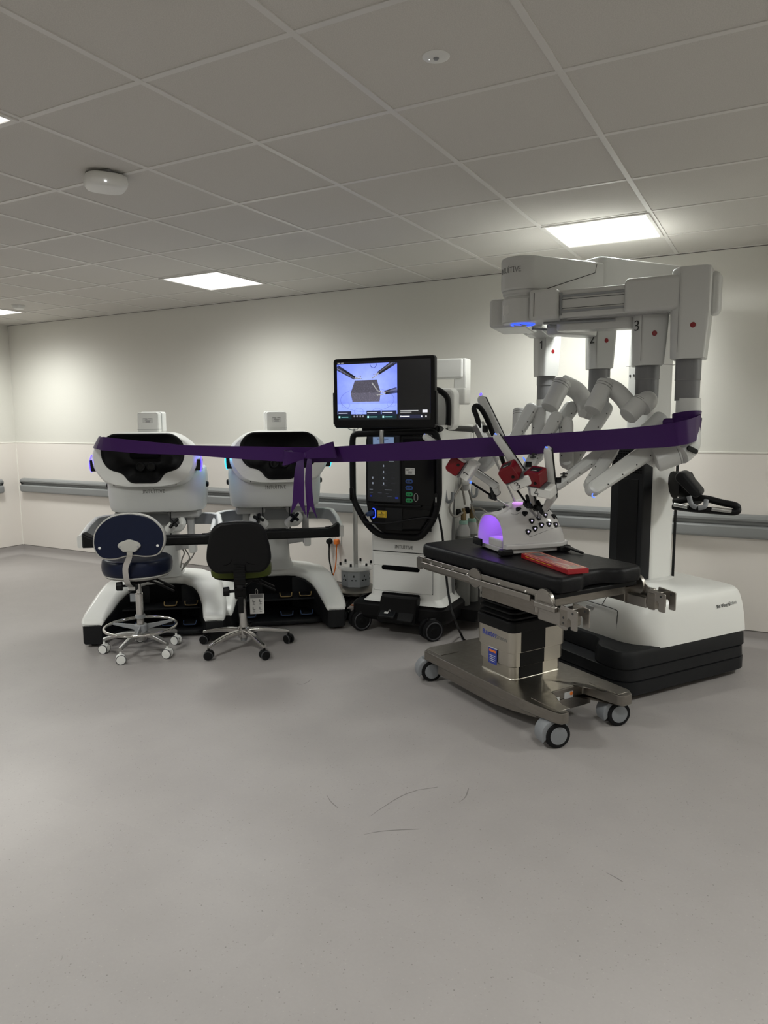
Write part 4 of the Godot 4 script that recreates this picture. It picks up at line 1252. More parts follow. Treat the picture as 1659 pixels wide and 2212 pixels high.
	# ---- top camera pod
	var pod := part(t, "top_pod", MB.new().prism(rrect(0.158, 0.15, 0.014, 4, Vector2(0, 1.535)), -0.50, -0.385, 0.012), "plastic_white", 35)
	pod.transform = yaw
	part(pod, "pod_front", MB.new().prism(rrect(0.15, 0.146, 0.016, 4, Vector2(0.0, 1.532)), -0.378, -0.29, 0.010), "plastic_white", 35)
	part(pod, "pod_seam", MB.new().prism(rrect(0.145, 0.138, 0.014, 4, Vector2(0, 1.535)), -0.386, -0.377, 0.0), "seam_grey")
	part(pod, "pod_line", MB.new().box(Vector3(0, 1.485, -0.334), Vector3(0.1506, 0.0018, 0.0886), 0.0004, 1), "seam_grey")
	var lb := part(pod, "pod_label", MB.new().box(Vector3(0, 1.547, -0.2895), Vector3(0.072, 0.036, 0.001), 0.0004, 1), "paper")
	var lines := MB.new()
	for q in [[-0.018, 0.013, 0.026], [0.016, 0.013, 0.022], [-0.01, 0.008, 0.014], [0.0, 0.0, 0.04], [0.0, -0.006, 0.03], [0.0, -0.013, 0.034]]:
		lines.box(Vector3(q[0], 1.547 + q[1], -0.2888), Vector3(q[2], 0.0022, 0.0006), 0.0002, 1)
	part(lb, "label_print", lines, "ink")
	# ---- hand controllers hanging under the torso
	for s in [-1, 1]:
		var wr := part(t, "hand_controller", MB.new().barrel(Vector3(s * 0.128, 0.815, -0.19), Vector3(s * 0.085, 0.765, -0.24), 0.030, 0.034, 0.006, 20), "plastic_white")
		part(wr, "wrist_arm", MB.new().tube(curve([Vector3(s * 0.10, 0.77, -0.25), Vector3(s * 0.15, 0.765, -0.27), Vector3(s * 0.178, 0.80, -0.28), Vector3(s * 0.17, 0.83, -0.30), Vector3(s * 0.16, 0.90, -0.36)], 5), 0.024, 12), "plastic_white")
		part(wr, "drive_rod", MB.new().barrel(Vector3(s * 0.100, 0.72, -0.22), Vector3(s * 0.100, 0.90, -0.24), 0.005, -1, 0.0, 8), "black_plastic")
		var kn := MB.new()
		var ko := Vector3(s * 0.132, 0.822, -0.168)
		var ax := Vector3(-s * 0.45, 0.55, 0.70).normalized()
		var ux := ax.cross(Vector3.UP).normalized()
		var uy := ux.cross(ax)
		for i in 4:
			var a := TAU * i / 4 + 0.5
			kn.link(ko, ko + (ux * cos(a) + uy * sin(a)) * 0.034, 0.02, 0.024, 0.014, ax, 0.004)
		kn.barrel(ko - ax * 0.02, ko + ax * 0.016, 0.014, 0.011, 0.003, 14)
		part(wr, "finger_grip", kn, "black_plastic")


func head_ring(a: PackedVector2Array, b: PackedVector2Array, c: Vector2, k: float, z: float, mixin: float) -> PackedVector3Array:
	var r := PackedVector3Array()
	for i in a.size():
		var p := c + (a[i] - c) * k
		p = p.lerp(b[i], mixin * 0.35)
		r.append(Vector3(p.x, p.y, z))
	return r


# ------------------------------------------------------------------ vision tower with monitor
func screen_texture() -> ImageTexture:
	var w := 512
	var h := 300
	var im := Image.create(w, h, false, Image.FORMAT_RGB8)
	im.fill(Color(0.028, 0.028, 0.032))
	var vw := 336
	var fn := FastNoiseLite.new()
	fn.frequency = 0.02
	fn.seed = 4
	for y in range(12, 270):
		for x in range(0, vw):
			var d := Vector2(x - 170, (y - 130) * 1.2).length() / 220.0
			var c := Color(0.60, 0.66, 0.98).lerp(Color(0.40, 0.46, 0.85), clampf(d, 0, 1))
			c = c * (1.0 + 0.05 * fn.get_noise_2d(x, y))
			if y > 216: c = c.lerp(Color(0.62, 0.70, 1.0), 0.4)
			im.set_pixel(x, y, c * 1.12)
	# the tray behind the block: soft raised rim
	for k in 900:
		var a := TAU * k / 900.0
		var p := Vector2(168 + 150 * cos(a), 196 + 62 * sin(a))
		im.fill_rect(Rect2i(Vector2i(p), Vector2i(2, 1)), Color(0.38, 0.42, 0.66))
	for q in [[48, 222, 24, 15], [304, 218, 24, 15], [122, 256, 26, 18], [226, 256, 26, 16]]:
		for k in 260:
			var a := TAU * k / 260.0
			im.fill_rect(Rect2i(Vector2i(q[0] + q[2] * cos(a), q[1] + q[3] * sin(a)), Vector2i(2, 1)), Color(0.48, 0.52, 0.80))
	# speckled grey foam block
	var rng := RandomNumberGenerator.new()
	rng.seed = 2
	for y in range(96, 206):
		var l := 100.0
		var r := 230.0
		if y < 160:
			l = lerpf(102, 78, (y - 96) / 64.0)
			r = lerpf(226, 246, (y - 96) / 64.0)
		else:
			l = lerpf(78, 88, (y - 160) / 46.0)
			r = lerpf(246, 240, (y - 160) / 46.0)
		for x in range(int(l), int(r)):
			var g := rng.randf()
			var base := 0.31 if y < 160 else 0.37
			var v := base + (0.22 if g > 0.93 else 0.0) - 0.05 * rng.randf()
			im.set_pixel(x, y, Color(v, v * 0.97, v * 1.12))
	# instrument shafts and jaws
	for s in [[Vector2(0, 26), Vector2(102, 84), 13.0, 8.0], [Vector2(335, 2), Vector2(232, 64), 13.0, 8.0], [Vector2(335, 150), Vector2(268, 162), 14.0, 9.0]]:
		var a: Vector2 = s[0]; var b: Vector2 = s[1]
		var nrm := (b - a).normalized().orthogonal()
		for k in 300:
			var f := k / 299.0
			for e in range(-9, 10):
				var p := a.lerp(b, f) + nrm * (e / 9.0 * lerpf(s[2], s[3], f))
				if p.x >= 0 and p.x < vw and p.y >= 12 and p.y < 270:
					var g := 0.10 + 0.30 * maxf(0.0, 1.0 - absf(e + 3) / 5.0)
					im.set_pixelv(Vector2i(p), Color(g, g, g * 1.12))
	for s in [[Vector2(102, 84), Vector2(136, 86)], [Vector2(104, 80), Vector2(134, 76)], [Vector2(232, 64), Vector2(200, 84)], [Vector2(232, 62), Vector2(206, 66)], [Vector2(268, 162), Vector2(228, 150)], [Vector2(228, 150), Vector2(196, 108)], [Vector2(262, 168), Vector2(222, 172)]]:
		for k in 60:
			var p: Vector2 = s[0].lerp(s[1], k / 59.0)
			var g := 0.85 if k % 7 < 3 else 0.35
			im.fill_rect(Rect2i(Vector2i(p), Vector2i(4, 4)), Color(g, g, g))
	# a drawn ring at the top edge
	for k in 120:
		var a := PI * k / 119.0
		im.fill_rect(Rect2i(Vector2i(206 + 18 * cos(a), 14 + 20 * sin(a)), Vector2i(2, 2)), Color(0.22, 0.25, 0.45))
	# overlay bars along the bottom
	for q in [[2, 254, 78, 22], [166, 252, 80, 22], [250, 252, 82, 22]]:
		im.fill_rect(Rect2i(q[0], q[1], q[2], q[3]), Color(0.10, 0.11, 0.20))
		im.fill_rect(Rect2i(q[0] + 4, q[1] + 8, q[2] - 26, 4), Color(0.75, 0.78, 0.85))
		im.fill_rect(Rect2i(q[0], q[1] + 22, q[2], 20), Color(0.02, 0.15, 0.18))
		im.fill_rect(Rect2i(q[0] + 4, q[1] + 27, 10, 10), Color(0.6, 0.9, 0.9))
		im.fill_rect(Rect2i(q[0] + 20, q[1] + 30, q[2] - 40, 4), Color(0.55, 0.8, 0.8))
	im.fill_rect(Rect2i(0, 274, 512, 26), Color(0.03, 0.035, 0.045))
	for q in [[2, 274, 78, 20], [166, 274, 80, 20], [250, 274, 82, 20]]:
		im.fill_rect(Rect2i(q[0], q[1], q[2], q[3]), Color(0.02, 0.13, 0.16))
		im.fill_rect(Rect2i(q[0] + 4, q[1] + 5, 10, 10), Color(0.7, 0.9, 0.9))
		im.fill_rect(Rect2i(q[0] + 20, q[1] + 8, 40, 4), Color(0.55, 0.8, 0.8))
	for x in [92, 108, 126, 142]: im.fill_rect(Rect2i(x, 276, 9, 9), Color(0.5, 0.5, 0.55))
	im.fill_rect(Rect2i(344, 246, 156, 24), Color(0.09, 0.09, 0.10))
	im.fill_rect(Rect2i(352, 252, 96, 4), Color(0.7, 0.7, 0.7))
	im.fill_rect(Rect2i(352, 260, 60, 4), Color(0.6, 0.6, 0.6))
	im.fill_rect(Rect2i(470, 250, 26, 14), Color(0.85, 0.85, 0.87))
	im.fill_rect(Rect2i(344, 274, 130, 18), Color(0.12, 0.13, 0.22))
	im.fill_rect(Rect2i(362, 280, 40, 5), Color(0.85, 0.85, 0.85))
	im.fill_rect(Rect2i(352, 279, 7, 7), Color(0.85, 0.85, 0.85))
	im.fill_rect(Rect2i(462, 279, 7, 8), Color(0.85, 0.85, 0.85))
	im.fill_rect(Rect2i(478, 274, 22, 18), Color(0.07, 0.07, 0.09))
	im.fill_rect(Rect2i(485, 279, 7, 8), Color(0.85, 0.85, 0.85))
	im.fill_rect(Rect2i(4, 4, 16, 3), Color(0.7, 0.7, 0.7))
	im.fill_rect(Rect2i(24, 4, 14, 3), Color(0.7, 0.7, 0.7))
	return ImageTexture.create_from_image(im)


func panel_texture() -> ImageTexture:   # touch panel: dark blue with small controls
	var im := Image.create(128, 240, false, Image.FORMAT_RGB8)
	im.fill(Color(0.05, 0.056, 0.07))
	im.fill_rect(Rect2i(22, 6, 84, 34), Color(0.42, 0.50, 0.62))
	im.fill_rect(Rect2i(38, 12, 46, 2), Color(0.2, 0.25, 0.35))
	im.fill_rect(Rect2i(48, 16, 26, 2), Color(0.2, 0.25, 0.35))
	for y in [94, 178]: im.fill_rect(Rect2i(2, y - 8, 124, 1), Color(0.07, 0.08, 0.10))
	for q in [[6, 92, 16], [86, 92, 20], [6, 196, 14], [68, 196, 30]]: im.fill_rect(Rect2i(q[0], q[1], q[2], 2), Color(0.45, 0.47, 0.5))
	for y in [106, 128, 150, 170]:
		im.fill_rect(Rect2i(62, y, 4, 8), Color(0.52, 0.55, 0.6))
		im.fill_rect(Rect2i(56, y + 11, 22, 1), Color(0.20, 0.21, 0.24))
		im.fill_rect(Rect2i(94, y + 3, 16, 1), Color(0.16, 0.17, 0.20))
	for y in [150, 170]: im.fill_rect(Rect2i(18, y, 4, 8), Color(0.52, 0.55, 0.6))
	for q in [[6, 208, 14], [40, 208, 16], [72, 210, 12], [78, 220, 18]]: im.fill_rect(Rect2i(q[0], q[1], q[2], 2), Color(0.22, 0.24, 0.28))
	im.fill_rect(Rect2i(8, 218, 8, 6), Color(0.05, 0.12, 0.45))
	im.fill_rect(Rect2i(110, 222, 12, 6), Color(0.05, 0.15, 0.55))
	return ImageTexture.create_from_image(im)


func build_tower() -> void:
	var t := thing("vision_tower", "white and black vision tower on wheels with a large lit monitor", "medical tower", Vector3(-1.082, 0, -2.669), 4.0)
	# base plinth and wheels
	var pl := round_poly([Vector2(-0.35, 0.02), Vector2(0.33, 0.02), Vector2(0.40, -0.09), Vector2(0.40, -0.78), Vector2(-0.30, -0.78), Vector2(-0.35, -0.09)], 0.06, 5)
	var base := part(t, "base_plinth", plan_stack([[MB.inset(pl, 0.05), 0.085], [MB.inset(pl, 0.012), 0.11], [pl, 0.135], [pl, 0.205], [MB.inset(pl, 0.012), 0.222], [MB.inset(pl, 0.05), 0.245], [MB.inset(pl, 0.09), 0.262]]), "black_plastic", 35)
	part(base, "pedal_tray", MB.new().prism(round_poly([Vector2(-0.13, 0.10), Vector2(0.17, 0.10), Vector2(0.19, 0.30), Vector2(-0.09, 0.30)], 0.02), -0.01, 0.065, 0.012), "black_plastic")
	part(base, "tray_back", MB.new().box(Vector3(0.04, 0.245, 0.005), Vector3(0.29, 0.13, 0.03), 0.012), "black_matte")
	var pd := part(base, "brake_pedal", MB.new().at(Transform3D(Basis(Vector3.RIGHT, 0.5), Vector3(-0.03, 0.175, 0.075))).box(Vector3.ZERO, Vector3(0.12, 0.02, 0.09), 0.008), "charcoal")
	part(base, "brake_pedal", MB.new().at(Transform3D(Basis(Vector3.RIGHT, 0.9), Vector3(0.105, 0.165, 0.07))).box(Vector3.ZERO, Vector3(0.12, 0.02, 0.09), 0.008), "black_plastic")
	var lk := MB.new()
	lk.xf = Transform3D(Basis(Vector3.RIGHT, 0.5 - PI * 0.5), Vector3(-0.03, 0.187, 0.082))
	lk.box(Vector3(-0.006, -0.01, 0), Vector3(0.03, 0.018, 0.002), 0.0008, 1)
	lk.tube(curve([Vector3(0.004, 0.0, 0), Vector3(0.006, 0.018, 0), Vector3(0.014, 0.02, 0), Vector3(0.018, 0.008, 0)], 4), 0.0018, 6)
	part(pd, "lock_symbol", lk, "paper")
	for q in [[-0.30, -0.02], [0.275, 0.02], [-0.27, -0.68], [0.34, -0.68]]:
		var wf := turn_y(-42.0, Vector3(q[0], 0, q[1]))
		var cf := part(base, "caster", MB.new().at(wf).box(Vector3(0, 0.12, -0.01), Vector3(0.05, 0.08, 0.06), 0.015), "black_plastic")
		for s in [-1, 1]:
			part(cf, "caster_wheel", MB.new().at(wf).barrel(Vector3(s * 0.052, 0.076, 0), Vector3(s * 0.014, 0.076, 0), 0.076, -1, 0.01, 32), "rubber")
			var rp := PackedVector3Array()
			for i in 28: rp.append(Vector3(s * 0.0515, 0.076 + 0.06 * cos(TAU * i / 28), 0.06 * sin(TAU * i / 28)))
			part(cf, "wheel_ring", MB.new().at(wf).tube(rp, 0.0055, 6, true), "wheel_dark")
			part(cf, "wheel_hub", MB.new().at(wf).barrel(Vector3(s * 0.045, 0.076, 0), Vector3(s * 0.056, 0.076, 0), 0.028, 0.024, 0.004, 24), "black_plastic")
	# white body with drawers
	var lv := []
	for q in [[0.235, 0.64, 0.56, 0.0], [0.25, 0.60, 0.53, 0.0], [0.275, 0.54, 0.50, 0.0], [0.33, 0.53, 0.49, 0.0], [0.74, 0.53, 0.49, 0.0], [0.95, 0.56, 0.49, 0.0], [1.10, 0.58, 0.49, 0.0], [1.50, 0.58, 0.49, 0.0]]:
		lv.append([rrect(q[1], q[2] + 0.24, 0.05, 5, Vector2(0.05, -0.39)), q[0]])
	var body := part(t, "body_shell", plan_stack(lv), "plastic_white", 40)
	for q in [[0.41, 0.0, 0.49, 0.185], [0.545, 0.0, 0.49, 0.085]]:
		var dr := part(body, "drawer", MB.new().prism(rrect(0.455, q[3], 0.012, 3, Vector2(0.045, q[0] - 0.005)), -0.03, -0.0165, 0.004), "plastic_white")
		if q[3] > 0.1:
			part(dr, "drawer_handle", MB.new().link(Vector3(-0.10, 0.485, -0.019), Vector3(0.16, 0.485, -0.019), 0.036, 0.036, 0.016, Vector3(0, 0, 1), 0.006), "black_matte")
	var lines := MB.new()
	lines.box(Vector3(0.045, 0.602, -0.0235), Vector3(0.47, 0.006, 0.006), 0.002)
	for q in [[0.499, 0.13], [0.315, 0.11]]: lines.box(Vector3(0.045, q[0], -0.0235), Vector3(0.46, 0.003, 0.004), 0.001, 1)
	lines.box(Vector3(0.273, 0.41, -0.0235), Vector3(0.003, 0.19, 0.004), 0.001, 1)
	part(body, "shadow_line", lines, "seam")
	text(body, "logo_lettering", "INTUITIVE", 0.0225, Transform3D(Basis.IDENTITY, Vector3(0.055, 0.64, -0.0205)), "logo_grey")
	part(body, "logo_dot", MB.new().barrel(Vector3(0.055, 0.658, -0.021), Vector3(0.055, 0.658, -0.0195), 0.0028, -1, 0.0, 10), "seam_grey")
	# black front module with frame
	var fo := round_poly([Vector2(-0.315, 1.44), Vector2(0.30, 1.46), Vector2(0.33, 1.40), Vector2(0.335, 1.0), Vector2(0.30, 0.86), Vector2(0.20, 0.72), Vector2(-0.12, 0.72), Vector2(-0.22, 0.80), Vector2(-0.325, 0.97), Vector2(-0.325, 1.38)], 0.06, 6)
	var fro := part(t, "front_module", MB.new().prism(round_poly([Vector2(-0.22, 1.43), Vector2(0.30, 1.43), Vector2(0.315, 1.0), Vector2(0.27, 0.84), Vector2(0.18, 0.735), Vector2(-0.09, 0.735), Vector2(-0.19, 0.82), Vector2(-0.225, 0.96)], 0.04, 5), -0.06, 0.02, 0.01), "black_plastic", 35)
	var hp := PackedVector3Array()
	for p in fo: hp.append(Vector3(p.x, p.y, 0.02))
	part(fro, "frame_handle", MB.new().tube(hp, 0.022, 12, true), "black_plastic", 60)
	part(fro, "inner_frame", MB.new().tube(PackedVector3Array([Vector3(0.30, 1.38, 0.022), Vector3(0.305, 1.0, 0.022), Vector3(0.265, 0.87, 0.022), Vector3(0.2, 0.78, 0.022), Vector3(0.06, 0.77, 0.022)]), 0.008, 8), "black_matte")
	for q in [[0.318, 1.0, 0.028]]:
		part(fro, "latch", MB.new().link(Vector3(0.322, 1.03, 0.04), Vector3(0.322, 0.965, 0.04), 0.03, 0.03, 0.012, Vector3(0, 0, 1), 0.004), "black_gloss")
		part(fro, "latch_plate", MB.new().link(Vector3(0.322, 1.012, 0.047), Vector3(0.322, 0.982, 0.047), 0.007, 0.007, 0.004, Vector3(0, 0, 1), 0.001), "plastic_white")
		part(fro, "latch", MB.new().link(Vector3(-0.325, 1.05, 0.032), Vector3(-0.325, 0.98, 0.032), 0.032, 0.032, 0.03, Vector3(0, 0, 1), 0.006), "black_gloss")
	part(fro, "front_recess", MB.new().box(Vector3(0.185, 1.18, 0.0205), Vector3(0.235, 0.46, 0.004), 0.002), "black_gloss")
	part(fro, "lower_recess", MB.new().box(Vector3(0.17, 0.845, 0.0205), Vector3(0.22, 0.15, 0.006), 0.02), "black_gloss")
	part(fro, "lower_block", MB.new().box(Vector3(0.0, 0.845, 0.022), Vector3(0.13, 0.16, 0.012), 0.004), "charcoal")
	# touch panel
	var tp := mat("touch_screen", Color(0.01, 0.01, 0.012), 0.15)
	tp.emission_enabled = true
	tp.emission_texture = panel_texture()
	tp.emission = Color(1, 1, 1)
	tp.emission_operator = BaseMaterial3D.EMISSION_OP_MULTIPLY
	tp.emission_energy_multiplier = 1.05
	var pm := part(fro, "touch_panel", MB.new().box(Vector3(-0.077, 1.20, 0.022), Vector3(0.262, 0.485, 0.012), 0.004), "black_gloss")
	var q1 := QuadMesh.new()
	q1.size = Vector2(0.245, 0.465)
	var qs := part(pm, "panel_display", q1, "touch_screen")
	qs.position = Vector3(-0.077, 1.20, 0.0285)
	part(fro, "panel_sill", MB.new().box(Vector3(0.03, 0.945, 0.032), Vector3(0.36, 0.016, 0.03), 0.005), "black_plastic")
	# sockets, labels and warning sign
	part(fro, "asset_label", MB.new().box(Vector3(0.122, 1.185, 0.0235), Vector3(0.072, 0.046, 0.001), 0.0004, 1), "paper")
	var lp := MB.new()
	for q in [[-0.015, 0.013, 0.03], [0.02, 0.013, 0.02], [-0.02, 0.006, 0.02], [0, -0.002, 0.036], [0, -0.008, 0.03], [0, -0.015, 0.03]]:
		lp.box(Vector3(0.122 + q[0], 1.185 + q[1], 0.0242), Vector3(q[2], 0.0025, 0.0006), 0.0002, 1)
	part(fro, "label_print", lp, "ink")
	for q in [[1.115, "blue_port"], [1.07, "blue_port"], [1.025, "green_port"], [0.982, "green_port"]]:
		var op := PackedVector3Array()
		for p in rrect(0.05, 0.024, 0.011, 4, Vector2(0.115, q[0])): op.append(Vector3(p.x, p.y, 0.0235))
		var pr := part(fro, "port", MB.new().tube(op, 0.0028, 6, true), q[1])
		part(pr, "port_face", MB.new().box(Vector3(0.115, q[0], 0.0235), Vector3(0.042, 0.018, 0.002), 0.0008, 1), q[1] if q[1] == "green_port" else "pedal_blue")
		var pins := MB.new()
		for s in [-1, 1]: pins.box(Vector3(0.115 + s * 0.010, q[0], 0.025), Vector3(0.008, 0.01, 0.001), 0.0004, 1)
		part(pr, "port_pin", pins, "black_plastic")
	var op2 := PackedVector3Array()
	for p in round_poly([Vector2(0.165, 1.035), Vector2(0.18, 1.02), Vector2(0.18, 0.99), Vector2(0.165, 0.975), Vector2(0.152, 0.99), Vector2(0.152, 1.02)], 0.006, 3): op2.append(Vector3(p.x, p.y, 0.0235))
	part(fro, "port_outline", MB.new().tube(op2, 0.0014, 6, true), "paper")
	var ys := part(fro, "warning_sign", MB.new().box(Vector3(-0.09, 0.878, 0.034), Vector3(0.072, 0.05, 0.004), 0.003), "yellow_sign")
	var yp := MB.new()
	yp.box(Vector3(-0.09, 0.878, 0.0355), Vector3(0.062, 0.040, 0.002), 0.001, 1)
	part(ys, "sign_border", yp, "ink")
	var yq := MB.new()
	yq.box(Vector3(-0.09, 0.885, 0.0363), Vector3(0.058, 0.022, 0.001), 0.0004, 1)
	yq.box(Vector3(-0.09, 0.866, 0.0363), Vector3(0.058, 0.011, 0.001), 0.0004, 1)
	part(ys, "sign_face", yq, "yellow_sign")
	var yt := MB.new()
	yt.prism(PackedVector2Array([Vector2(-0.098, 0.882), Vector2(-0.082, 0.882), Vector2(-0.09, 0.895)]), 0.0366, 0.0372)
	for k in 3: yt.box(Vector3(-0.09, 0.878 - k * 0.006, 0.037), Vector3(0.04 - k * 0.006, 0.0022, 0.001), 0.0003, 1)
	part(ys, "sign_print", yt, "ink")
	var lpth := curve([Vector3(-0.165, 0.915, 0.026), Vector3(-0.152, 0.912, 0.026), Vector3(-0.145, 0.895, 0.026), Vector3(-0.145, 0.862, 0.026), Vector3(-0.152, 0.85, 0.026), Vector3(-0.165, 0.846, 0.026)], 5)
	part(fro, "port_light", MB.new().tube(lpth, 0.003, 8), "glow_blue")
	part(fro, "light_plug", MB.new().barrel(Vector3(-0.172, 0.882, 0.02), Vector3(-0.19, 0.875, 0.07), 0.02, 0.016, 0.004, 16), "pedal_blue")
	part(fro, "front_cable", MB.new().tube(curve([Vector3(-0.185, 0.876, 0.06), Vector3(-0.215, 0.865, 0.085), Vector3(-0.22, 0.83, 0.08), Vector3(-0.16, 0.815, 0.07), Vector3(-0.02, 0.82, 0.06), Vector3(0.12, 0.85, 0.055), Vector3(0.24, 0.87, 0.05), Vector3(0.32, 0.865, 0.03)], 6), 0.006, 8), "charcoal")
	# mic boom hanging under the monitor
	var mic := part(fro, "hanging_camera", MB.new().tube(curve([Vector3(-0.045, 1.47, 0.12), Vector3(-0.045, 1.42, 0.125), Vector3(-0.045, 1.37, 0.12)], 4), 0.016, 12), "aluminium")
	part(mic, "camera_tip", MB.new().link(Vector3(-0.045, 1.355, 0.125), Vector3(-0.085, 1.335, 0.13), 0.034, 0.026, 0.03, Vector3(0, 0, 1), 0.008), "black_plastic")
	# rear body, side panel, rails and hooks
	part(body, "side_seam", MB.new().box(Vector3(0.325, 0.75, -0.30), Vector3(0.03, 1.0, 0.003), 0.001, 1), "seam_grey")
	var rl := part(t, "rear_rail", MB.new().tube(curve([Vector3(0.31, 1.475, 0.0), Vector3(0.325, 1.475, -0.25), Vector3(0.33, 1.465, -0.60), Vector3(0.325, 1.455, -0.74), Vector3(0.25, 1.455, -0.77)], 5), 0.024, 10), "black_plastic")
	for q in [-0.66, -0.73]:
		part(rl, "rail_hook", MB.new().barrel(Vector3(0.335, 1.435, q), Vector3(0.335, 1.395, q), 0.007, -1, 0.0, 8), "aluminium")
	for q in [[-0.13, 1.02], [-0.70, 1.0]]:
		part(t, "cable_hook", MB.new().tube(curve([Vector3(0.325, q[1] + 0.06, q[0]), Vector3(0.33, q[1] - 0.02, q[0]), Vector3(0.345, q[1] - 0.055, q[0]), Vector3(0.375, q[1] - 0.04, q[0]), Vector3(0.38, q[1] + 0.015, q[0])], 5), 0.011, 10), "wheel_grey")
	part(t, "cylinder_tray", plan_stack([[rrect(0.18, 0.34, 0.03, 4, Vector2(0.42, -0.47)), 0.07], [rrect(0.22, 0.38, 0.03, 4, Vector2(0.42, -0.47)), 0.10], [rrect(0.24, 0.40, 0.03, 4, Vector2(0.42, -0.47)), 0.165], [rrect(0.21, 0.37, 0.03, 4, Vector2(0.42, -0.47)), 0.166]]), "black_plastic")
	# monitor on its arm
	var dz := 0.12
	var mon := part(t, "monitor", MB.new().prism(rrect(0.755, 0.475, 0.022, 5, Vector2(-0.033, 1.722)), dz - 0.035, dz + 0.01, 0.008), "black_plastic", 30)
	var sm := mat("monitor_picture", Color(0.01, 0.01, 0.012), 0.2)
	sm.emission_enabled = true
	sm.emission_texture = screen_texture()
	sm.emission = Color(1, 1, 1)
	sm.emission_operator = BaseMaterial3D.EMISSION_OP_MULTIPLY
	sm.emission_energy_multiplier = 1.25
	var q2 := QuadMesh.new()
	q2.size = Vector2(0.695, 0.398)
	part(mon, "screen", q2, "monitor_picture").position = Vector3(-0.033, 1.738, dz + 0.0112)
	part(mon, "monitor_grip", MB.new().box(Vector3(-0.412, 1.62, dz - 0.012), Vector3(0.014, 0.22, 0.04), 0.006), "black_plastic")
	part(mon, "monitor_grip", MB.new().box(Vector3(0.346, 1.62, dz - 0.012), Vector3(0.014, 0.22, 0.04), 0.006), "black_plastic")
	part(mon, "monitor_back", MB.new().box(Vector3(-0.03, 1.72, dz - 0.07), Vector3(0.5, 0.34, 0.08), 0.03, 3), "plastic_white")
	var ar := part(t, "monitor_arm", MB.new().box(Vector3(0.12, 1.895, -0.33), Vector3(0.56, 0.14, 0.12), 0.015, 3), "plastic_white")
	part(ar, "arm_pivot", MB.new().barrel(Vector3(-0.02, 1.84, -0.22), Vector3(-0.02, 1.985, -0.22), 0.05, -1, 0.01, 24), "plastic_white")
	part(ar, "arm_upright", MB.new().box(Vector3(0.375, 1.84, -0.34), Vector3(0.09, 0.25, 0.12), 0.012, 3), "plastic_white")
	part(ar, "arm_lower", MB.new().box(Vector3(0.21, 1.70, -0.30), Vector3(0.44, 0.115, 0.14), 0.014, 3), "plastic_white")
	part(ar, "arm_seam", MB.new().box(Vector3(0.285, 1.70, -0.30), Vector3(0.002, 0.1155, 0.1405), 0.0004, 1), "seam_grey")
	part(ar, "arm_post", MB.new().barrel(Vector3(0.05, 1.45, -0.28), Vector3(0.05, 1.66, -0.28), 0.06, -1, 0.0, 20), "plastic_white")
	# push handle beside the monitor
	var ph := part(t, "handle_cover", MB.new().prism(rrect(0.15, 0.29, 0.05, 5, Vector2(0.315, 1.61)), -0.26, -0.13, 0.02), "plastic_white")
	part(ph, "push_handle", MB.new().tube(curve([Vector3(0.25, 1.745, -0.08), Vector3(0.30, 1.735, -0.08), Vector3(0.35, 1.695, -0.08), Vector3(0.365, 1.64, -0.08), Vector3(0.365, 1.53, -0.08), Vector3(0.362, 1.50, -0.08)], 6), 0.02, 12), "black_plastic")
	part(t, "top_deck", MB.new().box(Vector3(0.03, 1.475, -0.2), Vector3(0.58, 0.05, 0.42), 0.02, 3), "black_plastic")


